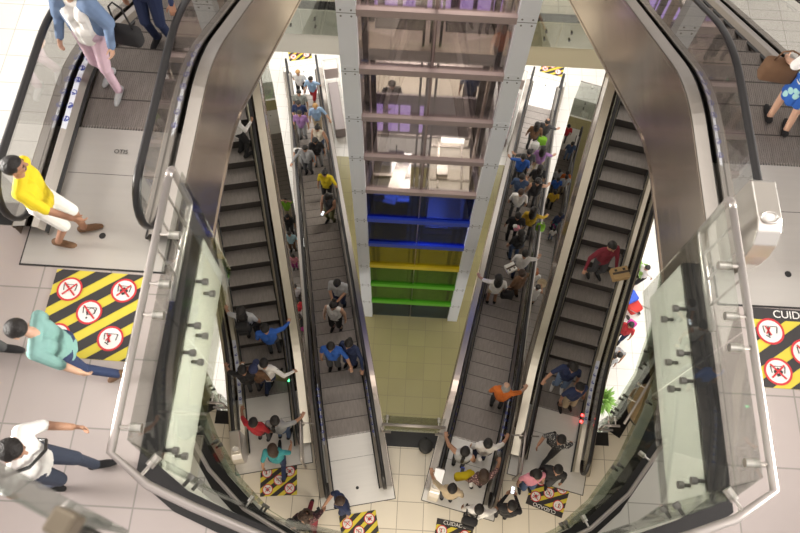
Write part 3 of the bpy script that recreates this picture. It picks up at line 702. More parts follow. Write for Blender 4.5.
# ------------------------------------------------------------------ people
SK, SH, UA, FA, TH_, SN, SO, EY = range(8)
def person_prims(pose, garment, female=False, fat=1.0):
    "segments (a, b, ra, rb, slot) of a figure 1.68 m tall, facing +y"
    P = []
    lean = R(pose.get('lean', 0)); hip = Vector((0, 0, .92)); yawt = R(pose.get('twist', 0)); side = R(pose.get('side', 0))
    MT = Matrix.Translation(hip) @ Matrix.Rotation(yawt, 4, 'Z') @ Matrix.Rotation(side, 4, 'Y') @ Matrix.Rotation(-lean, 4, 'X') @ Matrix.Translation(-hip)
    U = lambda *p: MT @ Vector(p)
    f = fat; fw = .93 if female else 1.0
    def seg(a, b, ra, rb, s): P.append((Vector(a), Vector(b), ra, rb, s))
    # pelvis and trunk
    seg((-.075, 0, .93), (.075, 0, .93), .118*f, .118*f, TH_)
    seg(U(-.05, .0, 1.0), U(.05, .0, 1.0), .118*f, .118*f, SH)
    for s in (-1, 1):
        seg(U(s*.06, 0, 1.02), U(s*.085*fw, .0, 1.27), .112*f*(.92 if female else 1), .118*f*fw, SH)
        seg(U(s*.085*fw, 0, 1.27), U(s*.12*fw, -.01, 1.37), .118*f*fw, .075, SH)
        if female: seg(U(s*.05, .055, 1.25), U(s*.06, .065, 1.24), .068, .066, SH)
    seg(U(-.145*fw, -.01, 1.385), U(.145*fw, -.01, 1.385), .062, .062, SH)
    seg(U(0, -.015, 1.4), U(0, 0, 1.5), .056, .052, SK)
    # head
    hp = R(pose.get('nod', 0)); hy = R(pose.get('turn', 0)); nk = Vector((0, 0, 1.5))
    MH = MT @ Matrix.Translation(nk) @ Matrix.Rotation(hy, 4, 'Z') @ Matrix.Rotation(-hp, 4, 'X') @ Matrix.Translation(-nk)
    H = lambda *p: MH @ Vector(p)
    seg(H(0, -.01, 1.605), H(0, .012, 1.615), .094, .088, SK); seg(H(0, .03, 1.545), H(0, .052, 1.525), .062, .045, SK)
    seg(H(0, .1, 1.595), H(0, .112, 1.57), .013, .019, SK)
    for s in (-1, 1):
        seg(H(s*.088, -.005, 1.6), H(s*.094, -.01, 1.575), .022, .014, SK)
        seg(H(s*.036, .083, 1.605), H(s*.036, .087, 1.605), .016, .016, EY)
    seg(H(-.02, .086, 1.533), H(.02, .086, 1.533), .011, .011, EY)
    # arms by two-bone reach towards a wrist target
    for s, key in ((-1, 'lh'), (1, 'rh')):
        S0 = U(s*.185*fw, -.01, 1.375); tg = pose.get(key, (s*.27, .04, .84)); 
        if pose.get('upper_space', True): T = MT @ Vector(tg) if pose.get('follow', False) else Vector(tg)
        u, l = .285, .255; d = T-S0; D = min(d.length, u+l-.005); dn = d.normalized(); T = S0+dn*D
        a = (u*u-l*l+D*D)/(2*D); hgt = math.sqrt(max(0, u*u-a*a))
        pole = Vector(pose.get(key+'_pole', (s*.6, -1, -.35))); pole = (pole-dn*pole.dot(dn)).normalized()
        E_ = S0+dn*a+pole*hgt
        sl = pose.get('sleeve', 1.0)
        seg(S0, E_, .062*sl, .05*sl, UA); seg(E_, T, .045, .033, FA)
        # hand: palm, four bent fingers and a thumb
        fd = (T-E_).normalized(); hd = Vector(pose.get(key+'_dir', fd)).normalized()
        pn = Vector(pose.get(key+'_palm', (-s, 0, 0))); pn = (pn-hd*pn.dot(hd))
        if pn.length < .05: pn = Vector((0, 0, -1))-hd*(-hd.z)
        pn.normalize(); sd_ = hd.cross(pn).normalized()
        if sd_.dot(Vector((0, 1, 0))) < 0: sd_ = -sd_     # thumb side forwards
        for o in (-.026, 0, .026): seg(T+sd_*o*.7, T+hd*.085+sd_*o, .019, .016, SK)
        cur = pose.get(key+'_curl', .45)
        for j, (o, L) in enumerate(((.034, .072), (.012, .082), (-.011, .076), (-.033, .058))):
            k0 = T+hd*.09+sd_*o; d1 = (hd*math.cos(cur)+pn*math.sin(cur)); d2 = (hd*math.cos(cur*2.4)+pn*math.sin(cur*2.4))
            k1 = k0+d1*L*.52; k2 = k1+d2*L*.48
            seg(k0, k1, .0105, .0095, SK); seg(k1, k2, .0095, .008, SK)
        t0 = T+hd*.025+sd_*.03; t1_ = t0+(hd*.5+sd_*.75+pn*.35).normalized()*.045; t2_ = t1_+(hd*.85+sd_*.25+pn*.45).normalized()*.035
        seg(t0, t1_, .014, .012, SK); seg(t1_, t2_, .012, .009, SK)
    # legs
    for s, key in ((-1, 'lf'), (1, 'rf')):
        H0 = Vector((s*.088, 0, .9)); A = Vector(pose.get(key, (s*.1, 0, .085))); u, l = .425, .42
        d = A-H0; D = min(d.length, u+l-.004); dn = d.normalized(); A = H0+dn*D
        a = (u*u-l*l+D*D)/(2*D); hgt = math.sqrt(max(0, u*u-a*a)); pole = Vector((0, 1, 0)); pole = (pole-dn*pole.dot(dn)).normalized()
        K = H0+dn*a+pole*hgt
        loose = 1.12 if garment in ('trousers', 'shorts') else 1.0
        seg(H0, K, .09*loose*f**.5, .062*loose, TH_); 
        seg(K, A, (.058 if garment == 'trousers' else .054), (.05 if garment == 'trousers' else .038), SN)
        pit = pose.get(key+'_pitch', 0); fdv = Vector((s*.12, math.cos(R(pit)), -math.sin(R(pit)))).normalized()
        up = Vector((0, 0, 1)); hb = A-up*.035-fdv*.045
        seg(hb, A-up*.042+fdv*.12, .046, .042, SO); seg(A-up*.042+fdv*.12, A-up*.05+fdv*.175, .042, .032, SO)
    if garment == 'skirt':
        for k in range(8):
            a = 2*PI*k/8; seg((.06*math.cos(a), .03*math.sin(a), .95), (.125*math.cos(a), .10*math.sin(a), .56), .09, .075, TH_)
    if garment == 'dress':
        for k in range(8):
            a = 2*PI*k/8; seg((.05*math.cos(a), .03*math.sin(a), 1.0), (.11*math.cos(a), .09*math.sin(a), .5), .09, .07, SH)
    if pose.get('hem', True):
        for k in range(8):
            a = 2*PI*k/8; q = Vector((.075*math.cos(a)*f, .035*math.sin(a)*f, 0)); seg(U(q.x, q.y, 1.02), q+Vector((0, 0, .88)), .098*f, .1*f, SH)
    return P, MH
def prim_mesh(P, vox):
    mb = MB()
    for a, b, ra, rb, s in P:
        d = b-a; L = d.length
        z = d.normalized() if L > 1e-6 else Vector((0, 0, 1)); x = z.orthogonal().normalized(); y = z.cross(x)
        prof = [(-ra, .0)]; n = 10
        rings = []
        for k in range(1, 5): q = PI/2*k/4; rings.append((a-z*ra*math.cos(q), ra*math.sin(q)))
        for k in range(0, 4): q = PI/2*k/4; rings.append((b+z*rb*math.sin(q), rb*math.cos(q)))
        vs = [a-z*ra]; 
        for c, r in rings: vs += [c+x*r*math.cos(2*PI*k/n)+y*r*math.sin(2*PI*k/n) for k in range(n)]
        vs.append(b+z*rb); m = len(rings); fs = [(0, 1+(k+1) % n, 1+k) for k in range(n)]
        for i in range(m-1): fs += [(1+i*n+k, 1+i*n+(k+1) % n, 1+(i+1)*n+(k+1) % n, 1+(i+1)*n+k) for k in range(n)]
        fs += [(1+(m-1)*n+k, 1+(m-1)*n+(k+1) % n, 1+m*n) for k in range(n)]
        mb.add(vs, fs)
    me = mb.mesh('t'); o = bpy.data.objects.new('t', me); C.objects.link(o)
    md = o.modifiers.new('r', 'REMESH'); md.mode = 'VOXEL'; md.voxel_size = vox
    sm = o.modifiers.new('s', 'SMOOTH'); sm.factor = .5; sm.iterations = 3
    dg = bpy.context.evaluated_depsgraph_get(); r = bpy.data.meshes.new_from_object(o.evaluated_get(dg))
    bpy.data.objects.remove(o); bpy.data.meshes.remove(me)
    return r
def assign_slots(me, P):
    nf = len(me.polygons); c = np.empty(nf*3); me.polygons.foreach_get('center', c); c = c.reshape(-1, 3)
    best = np.full(nf, 1e9); sl = np.zeros(nf, int)
    for a, b, ra, rb, s in P:
        a = np.array(a); d = np.array(b)-a; L2 = max(1e-9, d@d)
        t = np.clip(((c-a)@d)/L2, 0, 1); r = ra+(rb-ra)*t
        q = np.linalg.norm(c-a-t[:, None]*d, axis=1)-r
        if s == EY: q = q-.004
        m = q < best; best[m] = q[m]; sl[m] = s
    me.polygons.foreach_set('material_index', sl.astype(np.int32)); me.polygons.foreach_set('use_smooth', [True]*nf)
POSES = {
 'stand': {}, 
 'rail_r': {'rh': (.46, .3, 1.0), 'rh_curl': .8, 'rh_dir': (.2, 1, -.1), 'rh_palm': (0, 0, -1), 'nod': 10},
 'rail_l': {'lh': (-.46, .3, 1.0), 'lh_curl': .8, 'lh_dir': (-.2, 1, -.1), 'lh_palm': (0, 0, -1), 'nod': 10},
 'wide': {'rh': (.56, .12, 1.08), 'rh_curl': .8, 'rh_palm': (0, 0, -1), 'lh': (-.56, .12, 1.08), 'lh_curl': .8, 'lh_palm': (0, 0, -1), 'lf': (-.09, -.22, .16), 'lf_pitch': 35, 'rf': (.09, .24, .085), 'lean': 8},
 'phone': {'rh': (.1, .3, 1.12), 'rh_curl': .7, 'rh_palm': (-.6, .2, .6), 'lh': (-.08, .28, 1.1), 'lh_curl': .7, 'lh_palm': (.6, .2, .6), 'nod': 32},
 'hold': {'rh': (.16, .3, 1.08), 'rh_curl': .9, 'rh_palm': (-1, 0, .3), 'nod': 12},
 'walk': {'lf': (-.09, .32, .1), 'rf': (.09, -.34, .17), 'rf_pitch': 42, 'lean': 6, 'rh': (.27, .26, .93), 'lh': (-.27, -.2, .9)},
 'walk2': {'rf': (.09, .3, .1), 'lf': (-.09, -.32, .17), 'lf_pitch': 42, 'lean': 6, 'lh': (-.27, .26, .93), 'rh': (.27, -.2, .9)},
 'bend': {'lean': 28, 'nod': 25, 'rh': (.2, .34, .95), 'lh': (-.2, .3, .9)},
 'raise': {'rh': (.12, .12, 1.82), 'rh_pole': (1, 0, 0), 'lh': (-.12, .12, 1.8), 'lh_pole': (-1, 0, 0), 'nod': -5},
 'boxrail': {'rh': (.5, .2, 1.02), 'rh_curl': .8, 'rh_palm': (0, 0, -1), 'lh': (-.14, .34, 1.06), 'lh_curl': .9, 'lh_palm': (1, 0, .3), 'nod': 12, 'rf': (.1, -.1, .085)},
}
BODY = {}
def body(pose, garment, female, vox=.0135, key=None, spec=None):
    k = key or (pose, garment, female)
    if k not in BODY:
        P, MH = person_prims(spec or POSES[pose], garment, female); me = prim_mesh(P, vox); me.name = 'person'
        for i in range(8): me.materials.append(None)
        assign_slots(me, P); BODY[k] = (me, MH)
    return BODY[k]
HAIR = {}
def hair_mesh(style):
    if style in HAIR: return HAIR[style]
    mb = MB()
    def cap(sx, sy, sz, cz=1.612, front=.055, low=1.575, back_low=1.5):
        n, m = 20, 12; vs = []; fs = []
        for i in range(m+1):
            ph = PI*i/m*.86
            for k in range(n):
                a = 2*PI*k/n; x, y, z = sx*math.sin(ph)*math.cos(a), sy*math.sin(ph)*math.sin(a)-.008, sz*math.cos(ph)+cz
                lim = back_low if y < -.02 else low
                if y > front: lim = 1.645
                elif y > 0: lim = low+(1.645-low)*(y/front)
                if z < lim:
                    z = lim; kx = .84 if y > -.02 else .95; x *= kx; y *= kx
                vs.append((x, y, z))
        for i in range(m): fs += [(i*n+k, (i+1)*n+k, (i+1)*n+(k+1) % n, i*n+(k+1) % n) for k in range(n)]
        mb.add(vs, fs)
    if style == 'short': cap(.1, .114, .101)
    elif style == 'long':
        cap(.108, .122, .108, low=1.53, back_low=1.46); mb.ell((0, -.085, 1.45), (.1, .05, .19)); mb.ell((-.075, -.04, 1.47), (.04, .05, .13)); mb.ell((.075, -.04, 1.47), (.04, .05, .13))
    elif style == 'pony': cap(.104, .118, .104, back_low=1.53); mb.ell((0, -.15, 1.6), (.04, .045, .04)); mb.ell((0, -.165, 1.47), (.038, .035, .13))
    elif style == 'bun': cap(.104, .118, .104, back_low=1.53); mb.ell((0, -.1, 1.69), (.05, .05, .045))
    elif style == 'curly':
        rr = random.Random(5)
        for k in range(46):
            a = rr.uniform(0, 2*PI); ph = rr.uniform(0, 1.9); x, y, z = .115*math.sin(ph)*math.cos(a), .12*math.sin(ph)*math.sin(a)-.02, .115*math.cos(ph)+1.61
            if y > .05 and z < 1.66: continue
            mb.ell((x, y, z), (.045, .045, .045), 8, 6)
        mb.ell((0, -.09, 1.47), (.13, .06, .16))
    elif style == 'fringe': cap(.104, .116, .09, cz=1.6, front=-.01, low=1.56)   # thin ring of hair round a bald head
    elif style == 'cap':
        cap(.108, .12, .106, front=.06, low=1.61, back_low=1.57); mb.ell((0, .13, 1.635), (.075, .08, .012))
    me = mb.mesh('hair', True); HAIR[style] = me; return me
def hairc(n): 
    D = {'black': (.012, .009, .008), 'brown': (.045, .022, .012), 'grey': (.3, .28, .26), 'blond': (.5, .28, .1), 'red': (.28, .09, .03), 'navy': (.02, .03, .1)}
    return mat('hair_'+n, D[n], .5, noise=.4, nscale=60, bump=.6)
CC = {'slate': (.045, .055, .09), 'white': (.8, .78, .76), 'cream': (.68, .6, .48), 'grey': (.32, .32, .33), 'lgrey': (.5, .51, .53), 'black': (.018, .017, .019), 'navy': (.02, .032, .09), 'blue': (.03, .12, .48), 'lblue': (.34, .5, .72), 'sky': (.4, .62, .7), 'teal': (.05, .3, .33), 'mint': (.2, .37, .345),
 'red': (.5, .03, .04), 'maroon': (.2, .02, .035), 'orange': (.66, .17, .03), 'yellow': (.68, .52, .012), 'mustard': (.62, .4, .03), 'pink': (.75, .3, .38), 'lilac': (.56, .4, .48), 'purple': (.3, .16, .36), 'denim': (.06, .1, .2), 'ldenim': (.15, .22, .36), 'olive': (.14, .14, .06), 'beige': (.5, .4, .27), 'brown': (.16, .085, .045), 'green': (.25, .55, .04), 'magenta': (.55, .05, .3), 'char': (.06, .06, .065)}
def cloth(n):
    m = mat('cloth_'+n, CC[n], .85, noise=.12, nscale=12, bump=.15); return m
SKIN = [mat('skin_a', (.46, .25, .16), .5), mat('skin_b', (.36, .18, .11), .5), mat('skin_c', (.55, .33, .23), .5)]
eye_m = mat('eye_dark', (.06, .02, .02), .3)
def pattern(n, base, spot, sc):
    m = mat('print_'+n, base, .85); nt = m.node_tree; b = nt.nodes['Principled BSDF']
    if 'vv' in nt.nodes: return m
    tc = nt.nodes.new('ShaderNodeTexCoord'); v = nt.nodes.new('ShaderNodeTexVoronoi'); v.name = 'vv'; v.inputs['Scale'].default_value = sc
    cr = nt.nodes.new('ShaderNodeValToRGB'); cr.color_ramp.elements[0].color = (*spot, 1); cr.color_ramp.elements[1].color = (*base, 1); cr.color_ramp.elements[0].position = .32; cr.color_ramp.elements[1].position = .36
    nt.links.new(tc.outputs['Object'], v.inputs['Vector']); nt.links.new(v.outputs['Distance'], cr.inputs[0]); nt.links.new(cr.outputs[0], b.inputs['Base Color']); return m
CX_MATS = {'print_grey': pattern('grey', (.05, .05, .055), (.5, .5, .48), 26), 'print_rose': pattern('rose', (.12, .06, .06), (.75, .5, .45), 24), 'print_maroon': pattern('maroon', (.05, .02, .025), (.28, .14, .14), 30), 'print_blue': pattern('blue', (.02, .1, .42), (.35, .6, .6), 7), 'print_khaki': pattern('khaki', (.3, .31, .28), (.1, .11, .1), 22)}
def cm(n): return CX_MATS[n] if n in CX_MATS else cloth(n)
def esc_at(e, x, y):
    dx, dy = x-e.loc.x, y-e.loc.y; t = dx*math.sin(e.az)+dy*math.cos(e.az); u = dx*math.cos(e.az)-dy*math.sin(e.az)
    return t, u
def tread(e, t):
    if t < 0 or t > e.T: return e.loc.z+e.zp(max(-1, min(t, e.T+1)))
    i = int(t/.4); return e.loc.z+e.zp(.2+.4*i)
def drop_on(surf, px, py, h):
    d = ray(px, py); s = 1.0; prev = None
    def g(s):
        x, y, z = CX+d[0]*s, d[1]*s, CZ+d[2]*s
        if isinstance(surf, Esc): t, u = esc_at(surf, x, y); zz = surf.loc.z+surf.zp(t)
        else: zz = surf
        return z-zz-h, x, y
    lo, hi = 1.0, 60.0
    if isinstance(surf, Esc):
        s = 1.0
        while s < 60 and g(s)[0] > 0: s += .05
        lo, hi = s-.05, s
    for _ in range(40):
        m = (lo+hi)/2
        if g(m)[0] > 0: lo = m
        else: hi = m
    _, x, y = g(lo)
    if isinstance(surf, Esc):
        t, u = esc_at(surf, x, y); u = max(-surf.w+.2, min(surf.w-.2, u)); t = .2+.4*round((t-.2)/.4) if 0 < t < surf.T else t
        x = surf.loc.x+t*math.sin(surf.az)+u*math.cos(surf.az); y = surf.loc.y+t*math.cos(surf.az)-u*math.sin(surf.az)
        return Vector((x, y, tread(surf, t)))
    return Vector((x, y, surf))
PEOPLE = []
def person(label, surf, head, face, pose, hair, shirt, legs, garment='trousers', sleeve='short', fem=False, shoes='black', skin=0, hcol='black', sc=1.0, group=None, at_=None, spec=None, vox=.0135, leg_bare=None):
    h = 1.6*sc
    if at_ is not None: p = Vector(at_)
    else:
        p = drop_on(surf, head[0], head[1], h)
    me, MH = body(pose, garment, fem, vox, key=(label if spec else None), spec=spec)
    o = bpy.data.objects.new('person', me); C.objects.link(o); o.location = p; o.rotation_euler = (0, 0, -R(face)); o.scale = (sc, sc, sc)
    sk = SKIN[skin]; sm = cm(shirt); lm = cm(legs); shm = cloth(shoes)
    m = [sk, sm, sm if sleeve in ('short', 'long') else sk, sm if sleeve == 'long' else sk, lm, lm if garment == 'trousers' else sk, shm, eye_m]
    for i in range(8):
        o.material_slots[i].link = 'OBJECT'; o.material_slots[i].material = m[i]
    if hair:
        q = bpy.data.objects.new('hair' if hair != 'cap' else 'cap', hair_mesh(hair)); C.objects.link(q); q.parent = o; q.matrix_local = MH
        if not q.data.materials: q.data.materials.append(None)
        q.material_slots[0].link = 'OBJECT'; q.material_slots[0].material = hairc(hcol)
    tag(o, label, 'person', group); o['_mh'] = 0; del o['_mh']
    PEOPLE.append(o); return o
def loc_of(o, x, y, z): return o.matrix_basis @ Vector((x, y, z))
def held(name, label, cat, o, p, builder, dz=0., group=None):
    "a separate thing carried by person o at the person's local point p"
    w = loc_of(o, *p); g = empty(name, w, o.rotation_euler.z+dz, label, cat, group); builder(g); return g
def b_bag(col, d=(.3, .12, .24), strap=.22):
    def f(g):
        softbox('bag_body', d, cloth(col), g, (0, 0, -d[2]/2)); mb = MB()
        for y in (-.03, .03): mb.tube([(-d[0]*.3, y, -.01), (-d[0]*.22, y, strap*.8), (0, y, strap), (d[0]*.22, y, strap*.8), (d[0]*.3, y, -.01)], .009, 6)
        MB().tube([(-d[0]*.3, 0, -.02), (-d[0]*.22, 0, strap*.8), (0, 0, strap), (d[0]*.22, 0, strap*.8), (d[0]*.3, 0, -.02)], .01, 6).build('strap', cloth(col), g, smooth=True)
    return f
def b_pack(col):
    def f(g):
        softbox('pack_body', (.3, .16, .42), cloth(col), g); softbox('pocket', (.24, .06, .2), cloth(col), g, (0, -.1, -.08))
        for s in (-1, 1): MB().tube([(s*.1, .06, .18), (s*.11, .16, .24), (s*.12, .3, .12), (s*.12, .3, -.05), (s*.12, .08, -.17)], .018, 6).build('shoulder_strap', cloth(col), g, smooth=True)
    return f
def b_phone(g):
    MB().box((0, 0, 0), (.075, .15, .009)).build('phone_body', black_m, g, bevel=.003); MB().box((0, 0, .0052), (.066, .135, .002)).build('screen', mat('lit_screen', (.8, .85, .9), .3, emit=(.85, .92, 1), estr=1.2), g)
def b_box(col, d):
    def f(g):
        m = mat('board_'+col, {'card': (.5, .33, .15), 'white': (.8, .78, .74)}[col], .7)
        MB().box((0, 0, 0), d).build('carton', m, g, bevel=.006); MB().box((0, 0, d[2]/2+.002), (d[0]*.98, .05, .003)).build('tape', mat('dark_tape', (.08, .05, .03), .4), g)
        for s in (-1, 1): MB().box((s*d[0]*.25, -d[1]*.24, d[2]/2+.003), (d[0]*.16, d[1]*.2, .002)).build('print_patch', mat('dark_print', (.05, .04, .03), .6), g)
    return f
def b_cup(g):
    MB().lathe([(0, 0), (.03, 0), (.042, .12), (0, .12)], n=16).build('cup_body', white_m, g, smooth=True); MB().lathe([(0, .118), (.045, .118), (.045, .13), (0, .135)], n=16).build('lid', wht_m, g)
IL, IR, OL, OR, LL, LR, FL, FR = (ES[k] for k in ('inleft', 'inright', 'outleft', 'outright', 'lowleft', 'lowright', 'fgleft', 'fgright'))
# --- upper floor, nearest figures
def fg(label, feet, face, spec, hair, shirt, legs, z=L2, **k):
    p = at(*feet, z); base = {'sleeve': 1.1}; base.update(spec)
    return person(label, None, None, face, 'custom', hair, shirt, legs, at_=(p.x, p.y, z), spec=base, vox=.0085, **k)
a = fg('man in yellow tee, white shorts and sandals striding over the steel landing plate, far left', (74, 238), 82, {'lf': (-.09, .14, .09), 'rf': (.09, -.12, .12), 'rf_pitch': 25, 'lean': 4, 'rh': (.3, .42, .98), 'lh': (-.3, -.2, .92), 'turn': 15}, 'short', 'yellow', 'white', garment='shorts', skin=1, shoes='brown', sc=.86)
a = fg('man in mint polo and dark jeans walking past the left hazard mat with head bowed', (96, 372), 262, {'lf': (-.09, -.3, .16), 'lf_pitch': 40, 'rf': (.1, .22, .1), 'lean': 10, 'nod': 28, 'rh': (.26, .34, .95), 'lh': (-.27, -.2, .9)}, 'short', 'mint', 'navy', shoes='brown', skin=2, sc=.82)
b = fg('man in white shirt and blue jeans striding along the lower left of the upper floor', (76, 476), 84, {'lf': (-.09, .22, .1), 'rf': (.1, -.24, .17), 'rf_pitch': 40, 'lean': 6, 'nod': 15, 'lh': (-.3, .3, .95), 'rh': (.28, -.18, .9), 'turn': -10}, 'short', 'white', 'slate', shoes='black', skin=0, sc=.86)
held('sling_strap', 'black sling strap with pouch across the white shirt of the man lower left', 'bag', b, (0, 0, 1.0), lambda g: (MB().tube([(.17, .02, .42), (.1, .15, .34), (-.05, .165, .16), (-.15, .1, .03), (-.17, -.02, -.02), (-.1, -.15, .06), (.06, -.15, .28), (.14, -.08, .42), (.17, .02, .42)], .014, 6).build('strap', black_m, g, smooth=True), softbox('pouch', (.2, .09, .16), cloth('black'), g, (.12, -.2, .3))))
fg('person stepping out of view at the left edge, only a dark shoe showing', (-24, 352), 100, {'lf': (-.09, .3, .09), 'rf': (.1, -.2, .15), 'rf_pitch': 30}, 'short', 'teal', 'char', sc=.95)
w = fg('woman in denim jacket and pale pink trousers riding up the near left escalator', (117, 84), 188, {'lf': (-.1, .14, .085), 'rf': (.1, -.1, .085), 'sleeve': 1.25, 'lh': (-.3, .12, .9), 'rh': (.3, .12, .92)}, 'long', 'white', 'lilac', z=L2-.02, fem=True, shoes='lgrey', skin=2, hcol='blond', sleeve='long', sc=.9)
# open denim jacket worn over the top
P, MHx = person_prims({'sleeve': 1.25, 'lh': (-.3, .12, .9), 'rh': (.3, .12, .92)}, 'trousers', True)
J = [(a_, b_, ra*1.14+.012, rb*1.14+.012, s) for a_, b_, ra, rb, s in P if s in (UA, FA)]
J += [(Vector((s*.12, -.03, .98)), Vector((s*.12, -.02, 1.36)), .105, .1, SH) for s in (-1, 1)]+[(Vector((0, -.06, .98)), Vector((0, -.05, 1.36)), .1, .09, SH)]
jm = prim_mesh(J, .012); jm.polygons.foreach_set('use_smooth', [True]*len(jm.polygons)); jo = link('denim_jacket', jm, cloth('ldenim'), w)
d_ = fg('person in dark navy clothes holding the handrail behind the woman in denim', (166, 42), 185, {'lh': (-.42, .25, 1.0), 'lh_curl': .8, 'lh_palm': (0, 0, -1)}, 'short', 'navy', 'navy', z=L2-.25, sleeve='long', skin=1, sc=.92)
held('handbag', 'black handbag with thin strap hanging by the woman in denim', 'bag', w, (-.38, -.12, .95), b_bag('black', (.3, .14, .22), .35))
v = fg('woman in white blouse and blue printed skirt stepping onto the near right escalator', (775, 124), 8, {'lf': (-.1, .05, .085), 'rf': (.1, -.12, .085), 'lh': (-.34, .12, 1.0), 'sleeve': 1.2}, 'long', 'white', 'print_blue', garment='skirt', fem=True, z=L2-.02, skin=2, sc=.88, hcol='brown')
held('handbag', 'tan brown handbag carried by the woman in the blue printed skirt', 'bag', v, (-.36, .1, .98), b_bag('brown', (.36, .16, .26), .16))
